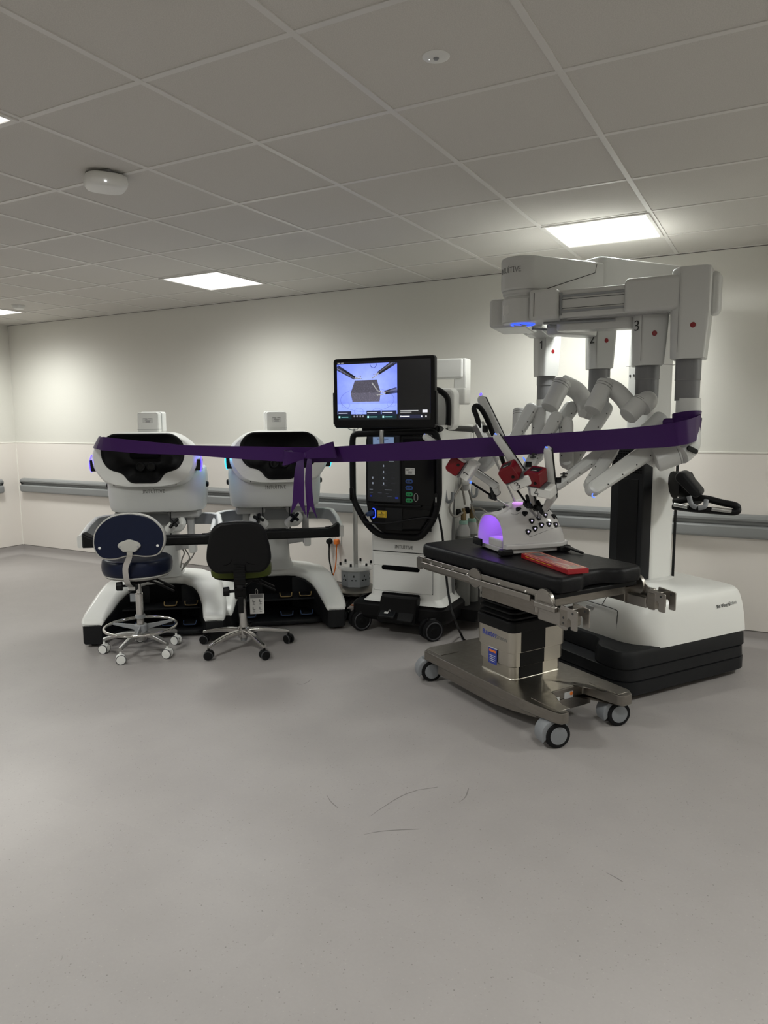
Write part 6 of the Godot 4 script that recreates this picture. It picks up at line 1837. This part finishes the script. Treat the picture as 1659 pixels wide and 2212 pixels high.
func build_stool() -> void:
	# angles in plan are measured from world x towards world z, so the root stays unturned
	var t := thing("lab_stool", "navy blue vinyl stool with chrome foot ring and white castors", "stool", Vector3(-2.425, 0, -1.540))
	five_star(t, 0.25, 2.5, 0.125, 0.095, "aluminium", 0.032, "plastic_white", "wheel_dark", [20.0, 50.0, 20.0, 70.0, 10.0])
	var bd := Vector3(cos(deg_to_rad(58)), 0, sin(deg_to_rad(58)))   # towards the back of the stool
	var sd := bd.cross(Vector3.UP).normalized()
	var col := part(t, "gas_column", MB.new().lathe([[0.03, 0.13], [0.03, 0.19], [0.025, 0.195], [0.025, 0.40], [0.024, 0.405], [0.016, 0.405], [0.016, 0.50]], 24), "chrome")
	part(col, "column_ring", MB.new().lathe([[0.03, 0.235], [0.033, 0.24], [0.033, 0.255], [0.03, 0.26]], 24), "mid_grey")
	var fr := PackedVector3Array()
	for i in 56: fr.append(Vector3(cos(TAU * i / 56) * 0.232, 0.178, sin(TAU * i / 56) * 0.232))
	var ring := part(t, "foot_ring", MB.new().tube(fr, 0.0105, 12, true), "chrome", 60)
	part(ring, "ring_hub", MB.new().lathe([[0.04, 0.138], [0.042, 0.143], [0.042, 0.188], [0.038, 0.193]], 24), "mid_grey")
	for i in 3:
		var a := deg_to_rad(170.0 + 120.0 * i)
		var d := Vector3(cos(a), 0, sin(a))
		part(ring, "ring_spoke", MB.new().link(d * 0.03 + Vector3(0, 0.168, 0), d * 0.228 + Vector3(0, 0.176, 0), 0.04, 0.014, 0.010, d.cross(Vector3.UP), 0.003), "mid_grey")
	var seat := part(t, "seat_cushion", MB.new().lathe([[0.05, 0.545], [0.195, 0.543], [0.214, 0.551], [0.224, 0.575], [0.226, 0.610], [0.221, 0.640], [0.208, 0.652], [0.19, 0.657], [0.12, 0.654], [0.02, 0.650]], 48), "vinyl_navy", 60)
	part(seat, "seat_pan", MB.new().lathe([[0.04, 0.517], [0.15, 0.517], [0.20, 0.531], [0.216, 0.545], [0.214, 0.551]], 48), "cast_grey", 60)
	# backrest: kidney-shaped navy pad in a grey edge
	var bo := bd * 0.235 + sd * 0.03 * signf(sd.cross(Vector3.UP).dot(bd)) + Vector3(0, 0.812, 0)
	var bf := Transform3D(Basis(-sd if (-sd).cross(Vector3.UP).dot(bd) > 0 else sd, Vector3.UP, bd), bo)
	bf.basis = bf.basis * Basis(Vector3.RIGHT, -0.06)
	var kp := round_poly([Vector2(-0.19, -0.125), Vector2(-0.10, -0.135), Vector2(0.0, -0.105), Vector2(0.10, -0.12), Vector2(0.18, -0.108), Vector2(0.222, -0.03), Vector2(0.213, 0.06), Vector2(0.132, 0.145), Vector2(0.0, 0.17), Vector2(-0.132, 0.145), Vector2(-0.22, 0.055), Vector2(-0.232, -0.05)], 0.10, 6)
	var be := MB.new()
	be.xf = bf
	be.prism(kp, -0.02, 0.016, 0.008)
	var bk := part(t, "backrest_edge", be, "cast_grey", 40)
	var bc := MB.new()
	bc.xf = bf
	bc.prism(MB.inset(kp, 0.009), 0.010, 0.021, 0.005)
	part(bk, "backrest_pad", bc, "vinyl_navy", 40)
	var bi := MB.new()
	bi.xf = bf
	bi.prism(MB.inset(kp, 0.006), -0.055, -0.018, 0.02)
	part(bk, "backrest_cushion", bi, "vinyl_navy", 40)
	var dots := MB.new()
	dots.xf = bf
	for q in [Vector2(-0.185, -0.055), Vector2(0.172, -0.045)]: dots.barrel(Vector3(q.x, q.y, 0.019), Vector3(q.x, q.y, 0.026), 0.009, 0.007, 0.002, 14)
	part(bk, "button", dots, "plastic_white")
	var br := MB.new()
	br.xf = bf
	br.prism(round_poly([Vector2(-0.075, -0.045), Vector2(-0.06, -0.02), Vector2(0.0, 0.0), Vector2(0.06, -0.02), Vector2(0.075, -0.045), Vector2(0.05, -0.065), Vector2(0.04, -0.08), Vector2(-0.04, -0.08), Vector2(-0.05, -0.065)], 0.015), 0.02, 0.038, 0.005)
	var bm := part(bk, "back_bracket", br, "cast_grey", 40)
	var sc := MB.new()
	sc.xf = bf
	for q in [-0.055, 0.055]: sc.barrel(Vector3(q, -0.047, 0.037), Vector3(q, -0.047, 0.040), 0.006, -1, 0.0, 10)
	part(bm, "screw", sc, "mid_grey")
	# flat steel back strut
	var q0 := bf * Vector3(0, -0.06, 0.03)
	var strut := curve([q0, bf * Vector3(0, -0.11, 0.032), Vector3(0, 0.63, 0) + bd * 0.268, Vector3(0, 0.54, 0) + bd * 0.25, Vector3(0, 0.50, 0) + bd * 0.20, Vector3(0, 0.485, 0) + bd * 0.12], 6)
	part(t, "back_strut", MB.new().sweep(strut, rrect(0.036, 0.007, 0.002, 2), bd), "chrome", 40)
	var clamp := part(t, "strut_clamp", MB.new().at(Transform3D(Basis(sd, Vector3.UP, -bd), Vector3.ZERO)).box(Vector3(0, 0.485, -0.13), Vector3(0.05, 0.06, 0.07), 0.006), "black_plastic")
	part(clamp, "clamp_knob", MB.new().barrel(bd * 0.14 + Vector3(0, 0.49, 0) - viewer_right() * 0.03, bd * 0.14 + Vector3(0, 0.49, 0) - viewer_right() * 0.065, 0.008), "black_plastic")
	part(clamp, "clamp_knob", MB.new().barrel(bd * 0.14 + Vector3(0, 0.49, 0) - viewer_right() * 0.06, bd * 0.14 + Vector3(0, 0.49, 0) - viewer_right() * 0.10, 0.03, 0.028, 0.005, 10), "black_plastic", 25)
	part(clamp, "paper_tag", MB.new().at(Transform3D(Basis(sd, Vector3.UP, -bd), Vector3.ZERO)).box(Vector3(0.0, 0.475, -0.168), Vector3(0.048, 0.022, 0.002), 0.0008), "paper")
	part(clamp, "hanging_tag", MB.new().at(Transform3D(Basis(sd, Vector3.UP, -bd), Vector3.ZERO)).box(Vector3(-0.004, 0.415, -0.162), Vector3(0.034, 0.055, 0.002), 0.0008), "wheel_grey")
	levers(t, 0.495)


func viewer_right() -> Vector3:   # the side of the seats where the levers are
	return Vector3(0.72, 0, -0.69)


func levers(t: Node, y: float) -> void:
	var r := viewer_right()
	part(t, "seat_plate", MB.new().box(Vector3(0, y + 0.008, 0), Vector3(0.2, 0.02, 0.16), 0.006), "black_plastic")
	for q in [[0.0, 0.0], [0.07, 0.035]]:
		var o: Vector3 = -r.cross(Vector3.UP) * q[0] + Vector3(0, y + q[1] * 0.3, 0)
		var lv := part(t, "lever", MB.new().barrel(o + r * 0.03, o + r * 0.13 - Vector3(0, 0.035, 0), 0.007, -1, 0.0, 10), "black_plastic")
		part(lv, "lever_paddle", MB.new().link(o + r * 0.12 - Vector3(0, 0.032, 0), o + r * 0.215 - Vector3(0, 0.085, 0), 0.022, 0.026, 0.012, Vector3.UP, 0.003), "black_plastic")


func build_task_chair() -> void:
	var t := thing("task_chair", "wheeled task chair with black plastic back and olive green seat", "chair", Vector3(-1.87, 0, -1.93))
	five_star(t, 0.312, 25.5, 0.115, 0.085, "chrome", 0.031, "black_plastic", "wheel_dark", [60.0, 30.0, 20.0, 50.0, -10.0])
	var bd := Vector3(cos(deg_to_rad(53)), 0, sin(deg_to_rad(53)))
	var sd := bd.cross(Vector3.UP).normalized()
	var col := part(t, "gas_column", MB.new().lathe([[0.032, 0.12], [0.03, 0.15], [0.027, 0.26], [0.025, 0.42], [0.02, 0.43], [0.02, 0.50]], 24), "chrome")
	part(t, "under_hub", MB.new().lathe([[0.018, 0.05], [0.022, 0.055], [0.024, 0.08]], 16), "mid_grey")
	var sp := rrect(0.40, 0.40, 0.14, 8)
	var seat := MB.new()
	seat.xf = Transform3D(Basis(sd, Vector3.UP, sd.cross(Vector3.UP)), -bd * 0.02)
	var lv := []
	for q in [[0.03, 0.515], [0.004, 0.52], [0.0, 0.545], [0.002, 0.572], [0.016, 0.588], [0.05, 0.594], [0.11, 0.592]]: lv.append(flat_ring(MB.inset(sp, q[0]), q[1]))
	seat.rings(lv)
	var sm := part(t, "seat_cushion", seat, "vinyl_green", 60)
	var pan := MB.new()
	pan.xf = seat.xf
	pan.rings([flat_ring(MB.inset(sp, 0.05), 0.497), flat_ring(MB.inset(sp, 0.02), 0.506), flat_ring(MB.inset(sp, 0.03), 0.518)])
	part(sm, "seat_pan", pan, "black_plastic", 40)
	# backrest
	var bx := sd
	if bx.cross(Vector3.UP).dot(bd) < 0.0: bx = -bx
	var bf := Transform3D(Basis(bx, Vector3.UP, bd), bd * 0.255 + Vector3(0, 0.735, 0))
	bf.basis = bf.basis * Basis(Vector3.RIGHT, 0.05)
	var bp := round_poly([Vector2(-0.155, -0.16), Vector2(0.155, -0.16), Vector2(0.205, -0.09), Vector2(0.20, 0.0), Vector2(0.16, 0.165), Vector2(0.0, 0.185), Vector2(-0.16, 0.165), Vector2(-0.20, 0.0), Vector2(-0.205, -0.09)], 0.075, 6)
	var bk := MB.new()
	bk.xf = bf
	bk.prism(bp, -0.012, 0.03, 0.018)
	var back := part(t, "backrest", bk, "black_plastic", 50)
	var cu := MB.new()
	cu.xf = bf
	cu.prism(MB.inset(bp, 0.012), -0.065, -0.014, 0.02)
	part(back, "backrest_cushion", cu, "vinyl_green", 50)
	var ar := MB.new()
	ar.xf = bf
	for s in [-1, 1]:
		ar.tube(curve([Vector3(s * 0.045, -0.085, 0.029), Vector3(s * 0.065, -0.095, 0.03), Vector3(s * 0.085, -0.10, 0.029), Vector3(s * 0.10, -0.10, 0.028)] if s > 0 else [Vector3(s * 0.045, -0.065, 0.029), Vector3(s * 0.055, -0.085, 0.03), Vector3(s * 0.075, -0.098, 0.029), Vector3(s * 0.10, -0.10, 0.028)], 4), 0.0025, 6)
	part(back, "moulded_line", ar, "black_matte")
	# ribbed back strut
	var pts := curve([bf * Vector3(0, -0.10, 0.03), bf * Vector3(0, -0.18, 0.038), Vector3(0, 0.49, 0) + bd * 0.275, Vector3(0, 0.42, 0) + bd * 0.245, Vector3(0, 0.40, 0) + bd * 0.2], 6)
	var st := part(t, "back_strut", MB.new().sweep(pts, rrect(0.072, 0.018, 0.005, 3), bd), "black_plastic", 40)
	var rb := MB.new()
	rb.xf = bf
	for i in 10: rb.box(Vector3(0, -0.105 - i * 0.0165, 0.042), Vector3(0.075, 0.006, 0.016), 0.002, 1)
	part(st, "strut_rib", rb, "black_plastic")
	part(t, "strut_arm", MB.new().link(Vector3(0, 0.485, 0) + bd * 0.27, Vector3(0, 0.50, 0) - bd * 0.02, 0.05, 0.06, 0.04, sd, 0.006), "black_plastic")
	part(t, "strut_tail", MB.new().at(Transform3D(Basis(bx, Vector3.UP, bd), bd * 0.25)).box(Vector3(0.0, 0.365, 0), Vector3(0.036, 0.11, 0.02), 0.004), "black_plastic")
	var r := viewer_right()
	var k0 := bd * 0.26 + Vector3(0, 0.46, 0)
	var kn := part(t, "strut_knob", MB.new().barrel(k0 - r * 0.03, k0 - r * 0.075, 0.010, -1, 0.0, 12), "black_plastic")
	part(kn, "knob_grip", MB.new().barrel(k0 - r * 0.068, k0 - r * 0.108, 0.031, 0.029, 0.005, 10), "black_plastic", 25)
	levers(t, 0.475)
	# instruction card on a ring
	var card := Transform3D(Basis(bx, Vector3.UP, bd), r * 0.10 + bd * 0.14 + Vector3(0, 0.335, 0))
	var cm := MB.new()
	cm.xf = card
	cm.box(Vector3.ZERO, Vector3(0.092, 0.135, 0.002), 0.0008)
	var tagm := part(t, "instruction_card", cm, "paper")
	var cp := MB.new()
	cp.xf = card
	cp.box(Vector3(0, 0.052, 0.0015), Vector3(0.086, 0.026, 0.001), 0.0004, 1)
	for x in [-0.022, 0.022]:
		for y in [0.012, -0.04]:
			cp.box(Vector3(x - 0.004, y + 0.012, 0.0015), Vector3(0.006, 0.016, 0.001), 0.0004, 1)
			cp.box(Vector3(x + 0.002, y + 0.003, 0.0015), Vector3(0.018, 0.005, 0.001), 0.0004, 1)
			cp.box(Vector3(x + 0.002, y - 0.006, 0.0015), Vector3(0.003, 0.014, 0.001), 0.0004, 1)
			cp.box(Vector3(x + 0.002, y - 0.014, 0.0015), Vector3(0.016, 0.003, 0.001), 0.0004, 1)
	part(tagm, "card_print", cp, "ink_grey")
	var loopp := PackedVector3Array()
	for i in 16: loopp.append(card * Vector3(0.008 * cos(TAU * i / 16), 0.082 + 0.02 * sin(TAU * i / 16), 0))
	part(tagm, "key_ring", MB.new().tube(loopp, 0.0012, 6, true), "chrome")


# ------------------------------------------------------------------ power stand, cylinders, socket, cables
func build_power_stand() -> void:
	var t := thing("power_stand", "steel pole stand with round plate over a grey socket block beside the vision tower", "power stand", Vector3(-1.66, 0, -3.08))
	part(t, "pole", MB.new().lathe([[0.019, 0.352], [0.019, 0.85], [0.012, 0.86], [0.012, 1.47]], 18), "aluminium")
	for s in [-1, 1]:
		part(t, "drip_hook", MB.new().tube(curve([Vector3(0, 1.46, 0), Vector3(s * 0.03, 1.465, 0.01), Vector3(s * 0.05, 1.48, 0.016), Vector3(s * 0.055, 1.50, 0.018)], 4), 0.004, 8), "aluminium")
	part(t, "round_plate", MB.new().lathe([[0.02, 0.357], [0.14, 0.357], [0.15, 0.367], [0.15, 0.387], [0.14, 0.394], [0.02, 0.394]], 40), "clear_plastic")
	for i in 6:
		var a := TAU * i / 6 + 0.3
		part(t, "plate_bolt", MB.new().lathe([[0.009, 0.392], [0.009, 0.412], [0.006, 0.415]], 10), "black_plastic").position = Vector3(cos(a) * 0.125, 0, sin(a) * 0.125)
	var blk := part(t, "socket_block", MB.new().lathe([[0.115, 0.222], [0.12, 0.226], [0.12, 0.352], [0.115, 0.356]], 8), "mid_grey", 20)
	for i in 8:
		var a := TAU * (i + 0.5) / 8
		var n := Vector3(cos(a), 0, sin(a))
		var so := MB.new()
		so.xf = facing(n, n * 0.1112 + Vector3(0, 0.292, 0))
		for q in [[0.0, 0.02, 0.007, 0.018], [-0.014, -0.012, 0.014, 0.008], [0.014, -0.012, 0.014, 0.008]]: so.box(Vector3(q[0], q[1], 0), Vector3(q[2], q[3], 0.003), 0.001, 1)
		part(blk, "socket_slot", so, "black_matte")
	part(t, "lower_plate", MB.new().lathe([[0.03, 0.165], [0.17, 0.165], [0.185, 0.175], [0.185, 0.192], [0.17, 0.202], [0.13, 0.222]], 40), "steel")
	part(t, "spindle", MB.new().lathe([[0.03, 0.09], [0.03, 0.17]], 16), "black_plastic")
	for i in 5:
		var a := TAU * i / 5 + 2.6
		var d := Vector3(cos(a), 0, sin(a))
		var lg := part(t, "foot", MB.new().link(d * 0.02 + Vector3(0, 0.13, 0), d * 0.27 + Vector3(0, 0.115, 0), 0.05, 0.035, 0.03, d.cross(Vector3.UP), 0.006), "black_plastic")
		twin_castor(t, d * 0.26, 40.0 * i, 0.042, "black_plastic", "wheel_dark")


func build_cylinders() -> void:
	var lab := ["grey gas cylinder with brass regulator behind the vision tower, nearer the tower body", "grey gas cylinder with a white label, outer one behind the vision tower"]
	var pos := [Vector3(0.372, 0, -0.40), Vector3(0.392, 0, -0.54)]
	for i in 2:
		var p: Vector3 = Transform3D(Basis(Vector3.UP, deg_to_rad(4.0)), Vector3(-1.082, 0, -2.669)) * pos[i]
		var t := thing("gas_cylinder", lab[i], "gas cylinder", Vector3(p.x, 0.14, p.z), 0, "small gas cylinders")
		part(t, "cylinder_body", MB.new().lathe([[0.042, 0.0], [0.05, 0.008], [0.052, 0.02], [0.052, 0.53], [0.05, 0.55]], 28), "cylinder_grey", 50)
		part(t, "cylinder_shoulder", MB.new().lathe([[0.0505, 0.548], [0.047, 0.59], [0.035, 0.62], [0.024, 0.64], [0.020, 0.655]], 28), "plastic_grey", 50)
		part(t, "neck_ring", MB.new().lathe([[0.026, 0.63], [0.032, 0.635], [0.032, 0.655], [0.026, 0.66]], 20), "mint")
		var vb := part(t, "valve", MB.new().lathe([[0.015, 0.655], [0.02, 0.67], [0.02, 0.72], [0.012, 0.73], [0.012, 0.75]], 14), "brass")
		part(vb, "valve_knob", MB.new().barrel(Vector3(-0.02, 0.72, 0.01), Vector3(-0.045, 0.72, 0.03), 0.026, -1, 0.006, 12), "black_plastic")
		if i == 0:
			part(t, "cylinder_hose", MB.new().tube(curve([Vector3(0, 0.72, 0.02), Vector3(-0.02, 0.70, 0.12), Vector3(-0.01, 0.78, 0.24), Vector3(0.0, 0.86, 0.16), Vector3(0.0, 0.92, 0.06), Vector3(0.0, 1.0, 0.02)], 7), 0.008, 8), "cable_grey")
			part(t, "cylinder_hose", MB.new().tube(curve([Vector3(0.01, 0.78, 0), Vector3(0.01, 0.86, 0.03), Vector3(0.0, 0.94, 0.05), Vector3(0.0, 1.03, 0.04)], 6), 0.008, 8), "cable_grey")
		else:
			part(t, "cylinder_hose", MB.new().tube(curve([Vector3(0.0, 0.77, 0.02), Vector3(0.04, 0.68, 0.04), Vector3(0.11, 0.64, 0.05), Vector3(0.16, 0.68, 0.05), Vector3(0.10, 0.74, 0.05), Vector3(0.03, 0.74, 0.04)], 7), 0.007, 8), "cable_grey")
			part(t, "cylinder_label", MB.new().lathe([[0.0525, 0.30], [0.0528, 0.302], [0.0528, 0.52], [0.0525, 0.522]], 28), "paper")
			part(t, "cylinder_hose", MB.new().tube(curve([Vector3(0, 0.78, 0), Vector3(-0.01, 0.9, 0.06), Vector3(-0.02, 1.02, 0.12)], 5), 0.007, 8), "cable_grey")
	# hose manifold hung on the tower's side
	var h := Transform3D(Basis(Vector3.UP, deg_to_rad(4.0)), Vector3(-1.082, 0, -2.669)) * Vector3(0.372, 1.12, -0.42)
	var m := thing("insufflator_unit", "small white rounded unit with hoses hung on the right side of the vision tower", "medical unit", h)
	part(m, "unit_body", MB.new().box(Vector3(0, 0.05, 0), Vector3(0.09, 0.22, 0.13), 0.035, 4), "plastic_white")
	part(m, "unit_nozzle", MB.new().lathe([[0.03, -0.10], [0.034, -0.09], [0.034, -0.06]], 16), "plastic_grey")
	part(m, "mount_bracket", MB.new().box(Vector3(-0.035, 0.10, -0.03), Vector3(0.05, 0.06, 0.06), 0.01), "plastic_grey")


func build_socket() -> void:
	var t := thing("wall_socket", "white double wall socket with a black plug and an orange plug", "wall socket", Vector3(-2.16, 0.478, BACK_Z + 0.004))
	part(t, "face_plate", MB.new().prism(rrect(0.148, 0.088, 0.006, 3), 0.0, 0.01, 0.003), "plastic_white")
	for s in [-1, 1]:
		part(t, "switch", MB.new().box(Vector3(s * 0.015, 0.03, 0.011), Vector3(0.012, 0.014, 0.006), 0.002), "plastic_white")
		part(t, "switch_mark", MB.new().box(Vector3(s * 0.034, 0.031, 0.0104), Vector3(0.008, 0.005, 0.001), 0.0004, 1), "red_dot" if s > 0 else "ink")
	var bp := thing("power_plug", "black mains plug with its cable in the left of the wall socket", "plug", Vector3(-2.198, 0.468, BACK_Z + 0.014))
	part(bp, "plug_body", MB.new().barrel(Vector3(0, 0, 0), Vector3(0, 0, 0.04), 0.027, 0.024, 0.006, 20), "black_plastic")
	part(bp, "plug_relief", MB.new().barrel(Vector3(0, -0.015, 0.02), Vector3(0, -0.06, 0.022), 0.011, 0.007, 0.002, 12), "black_plastic")
	part(bp, "plug_cable", MB.new().tube(curve([Vector3(0, -0.05, 0.022), Vector3(0.005, -0.16, 0.03), Vector3(0.04, -0.26, 0.05), Vector3(0.09, -0.34, 0.10), Vector3(0.11, -0.42, 0.14), Vector3(0.09, -0.455, 0.18), Vector3(0.20, -0.455, 0.30)], 7), 0.0065, 8), "black_plastic")
	var op := thing("power_plug", "orange mains plug with an orange cable in the right of the wall socket", "plug", Vector3(-2.122, 0.468, BACK_Z + 0.014))
	part(op, "plug_body", MB.new().box(Vector3(0, 0, 0.018), Vector3(0.046, 0.046, 0.036), 0.008, 3), "orange")
	part(op, "plug_relief", MB.new().barrel(Vector3(0, -0.018, 0.018), Vector3(0, -0.05, 0.02), 0.009, 0.006, 0.002, 12), "orange")
	part(op, "plug_cable", MB.new().tube(curve([Vector3(0, -0.045, 0.02), Vector3(0.0, -0.16, 0.03), Vector3(-0.01, -0.27, 0.05), Vector3(-0.05, -0.40, 0.10), Vector3(-0.06, -0.455, 0.16), Vector3(-0.02, -0.456, 0.25), Vector3(0.2, -0.456, 0.32), Vector3(0.45, -0.456, 0.36)], 7), 0.0055, 8), "orange")


func build_cables() -> void:
	var f := Transform3D(Basis(Vector3.UP, deg_to_rad(4.0)), Vector3(-1.082, 0, -2.669))
	var pts := [Vector3(0.323, 0.895, 0), Vector3(0.35, 0.803, 0.02), Vector3(0.368, 0.709, 0.03), Vector3(0.392, 0.554, 0.05), Vector3(0.42, 0.401, 0.08), Vector3(0.472, 0.278, 0.15), Vector3(0.523, 0.222, 0.22), Vector3(0.449, 0.03, -0.118), Vector3(0.518, 0.008, -0.025), Vector3(0.663, 0.008, 0.08)]
	var w := []
	for p in pts: w.append(f * p)
	var o := part(self, "power_cable", MB.new().tube(curve(w, 7), 0.008, 10), "black_plastic")
	tag(o, "black cable hanging down the vision tower's right side to the floor behind the operating table", "cable")
	var c1 := Transform3D(Basis(Vector3.UP, deg_to_rad(36.0)), Vector3(-2.486, 0, -1.722))
	var k := MB.new()
	for q in [[Vector3(0.13, 0.62, -0.48), Vector3(0.19, 0.52, -0.46), Vector3(0.15, 0.46, -0.48), Vector3(0.12, 0.40, -0.50)], [Vector3(0.20, 0.63, -0.44), Vector3(0.23, 0.56, -0.44), Vector3(0.18, 0.48, -0.47), Vector3(0.13, 0.42, -0.49)], [Vector3(0.12, 0.60, -0.50), Vector3(0.15, 0.55, -0.48), Vector3(0.13, 0.50, -0.49), Vector3(0.115, 0.43, -0.50)]]:
		var g := []
		for p in q: g.append(c1 * p)
		k.tube(curve(g, 6), 0.005, 8)
	var kk := part(self, "console_cable", k, "cable_grey")
	tag(kk, "thin looped cables under the armrest beside the column of the violet-lit console", "cable")


# ------------------------------------------------------------------ ribbon with bow
func ribbon_band(path: Array, w: Array, ups: Array) -> MB:
	var m := MB.new()
	var rs := []
	for i in path.size():
		var a: Vector3 = path[maxi(i - 1, 0)]
		var b: Vector3 = path[mini(i + 1, path.size() - 1)]
		var t := (b - a).normalized()
		var u: Vector3 = ups[i]
		u = (u - t * u.dot(t)).normalized()
		var n := t.cross(u)
		var h: float = w[i] * 0.5
		rs.append(PackedVector3Array([path[i] + u * h + n * 0.0008, path[i] - u * h + n * 0.0008, path[i] - u * h - n * 0.0008, path[i] + u * h - n * 0.0008]))
	m.rings(rs)
	return m


func build_ribbon() -> void:
	var t := thing("purple_ribbon", "wide purple satin ribbon tied in a bow, stretched from console to robot arm", "ribbon", Vector3(-1.101, 1.341, -1.627))
	var o := t.position
	# main span
	var keys := [Vector3(-2.74, 1.4, -1.546), Vector3(-2.674, 1.398, -1.524), Vector3(-2.592, 1.393, -1.522), Vector3(-2.368, 1.377, -1.55), Vector3(-2.018, 1.361, -1.601), Vector3(-1.667, 1.351, -1.63), Vector3(-1.326, 1.345, -1.642), Vector3(-1.107, 1.344, -1.635), Vector3(-0.895, 1.351, -1.648), Vector3(-0.435, 1.375, -1.685), Vector3(-0.051, 1.399, -1.714), Vector3(0.294, 1.422, -1.768), Vector3(0.621, 1.444, -1.8), Vector3(0.785, 1.457, -1.823), Vector3(0.849, 1.466, -1.83), Vector3(0.893, 1.476, -1.867), Vector3(0.921, 1.488, -1.924), Vector3(0.93, 1.498, -2), Vector3(0.915, 1.506, -2.073)]
	var widths := [0.085, 0.09, 0.088, 0.083, 0.060, 0.075, 0.086, 0.088, 0.090, 0.100, 0.100, 0.098, 0.100, 0.108, 0.112, 0.115, 0.115, 0.115, 0.115]
	var path := []
	var wd := []
	var up := []
	for i in keys.size() - 1:
		for k in 5:
			var f := k / 5.0
			path.append(keys[i].lerp(keys[i + 1], f) - o)
			var sag: float = lerpf(widths[i], widths[i + 1], f)
			wd.append(sag)
			up.append(Vector3(0.02, 1, 0.10 * sin(i + f)) if i > 1 else Vector3(0.52, 1, -0.28).lerp(Vector3(0.02, 1, 0.1), (i + f) * 0.5))
	path.append(keys[keys.size() - 1] - o); wd.append(0.112); up.append(Vector3.UP)
	part(t, "ribbon_span", ribbon_band(path, wd, up), "ribbon_purple", 60)
	# tail round the corner of the console head
	var cp := [Vector3(-2.741, 1.4, -1.551) - o, Vector3(-2.792, 1.402, -1.575) - o, Vector3(-2.864, 1.403, -1.628) - o, Vector3(-2.95, 1.405, -1.719) - o]
	part(t, "ribbon_wrap", ribbon_band(cp, [0.088, 0.088, 0.085, 0.08], [Vector3(0.52, 1, -0.28), Vector3(0.5, 1, -0.28), Vector3(0.5, 1, -0.28), Vector3(0.5, 1, -0.28)]), "ribbon_purple", 60)
	# wraps round the robot's arm
	var ac := Transform3D(Basis(Vector3.UP, deg_to_rad(-33.3)), Vector3(0.608, 0, -2.076)) * Vector3(0.232, 0, -0.118) - o
	for q in [[1.522, 0.0625, 0.085, 0.012], [1.500, 0.065, 0.095, -0.018]]:
		var rp := []
		var rw := []
		var ru := []
		for i in 29:
			var a := TAU * i / 28
			rp.append(Vector3(ac.x + cos(a) * q[1], q[0] - o.y + q[3] * sin(a + 0.8), ac.z + sin(a) * q[1]))
			rw.append(q[2])
			ru.append(Vector3(cos(a) * 0.05, 1, sin(a) * 0.05))
		part(t, "ribbon_wrap", ribbon_band(rp, rw, ru), "ribbon_purple", 60)
	part(t, "ribbon_knot", MB.new().box(Vector3(ac.x - 0.075, 1.52 - o.y, ac.z + 0.01), Vector3(0.07, 0.04, 0.05), 0.018, 3), "ribbon_purple", 60)
	# bow
	var r: Vector3 = (keys[8] - keys[6]).normalized()
	var n: Vector3 = r.cross(Vector3.UP).normalized()
	if n.z < 0.0: n = -n
	var bow := part(t, "bow_knot", MB.new().box(n * 0.022, Vector3(0.03, 0.035, 0.026), 0.012, 3), "ribbon_purple", 60)
	for s in [-1, 1]:
		var l := 0.15 if s < 0 else 0.195
		var rise := -0.012 if s < 0 else 0.035
		var lp := []
		var lw := []
		var lu := []
		for i in 25:
			var f := i / 24.0
			var a := TAU * f
			var e := (1.0 - cos(a)) * 0.5
			lp.append(r * (s * l * e) + n * (0.02 + 0.030 * sin(a)) + Vector3(0, rise * e, 0))
			lw.append(0.03 + 0.062 * pow(e, 0.8))
			lu.append(Vector3(0, 1, 0) - r * (s * 0.35 * e) + n * 0.35 * sin(a))
		part(t, "bow_loop", ribbon_band(lp, lw, lu), "ribbon_purple", 70)
	for q in [[-0.030, -0.036, 0.265, 0.088], [0.032, 0.047, 0.285, 0.056]]:
		# tail with a V cut end
		var top: Vector3 = n * 0.028 + r * q[0]
		var bot: Vector3 = n * 0.055 + r * q[1] - Vector3(0, q[2], 0)
		var mid: Vector3 = top.lerp(bot, 0.5) + n * 0.02 - r * q[1] * 0.18
		var line := []
		for i in 15:
			var f := i / 14.0
			line.append(top.lerp(mid, f).lerp(mid.lerp(bot, f), f))
		var left := []
		var right := []
		for i in 15:
			var f := i / 14.0
			var w: float = q[3] * (0.42 + 0.58 * minf(1.0, f * 1.1)) * 0.5
			left.append(line[i] - r * w + n * 0.006 * sin(f * 5.0))
			right.append(line[i] + r * w - n * 0.006 * sin(f * 5.0))
		var e2: Vector3 = (line[14] - line[13]).normalized() * 0.075
		var m := MB.new()
		for side in [0.0009, -0.0009]:
			var off: Vector3 = n * side
			for i in 14:
				m.quad(left[i] + off, left[i + 1] + off, line[i + 1] + off, line[i] + off)
				m.quad(line[i] + off, line[i + 1] + off, right[i + 1] + off, right[i] + off)
			m.tri(left[14] + off, left[14] + e2 + off - r * 0.012, line[14] + off)
			m.tri(line[14] + off, right[14] + e2 + off + r * 0.012, right[14] + off)
		part(t, "bow_tail", m, "ribbon_purple", 30)
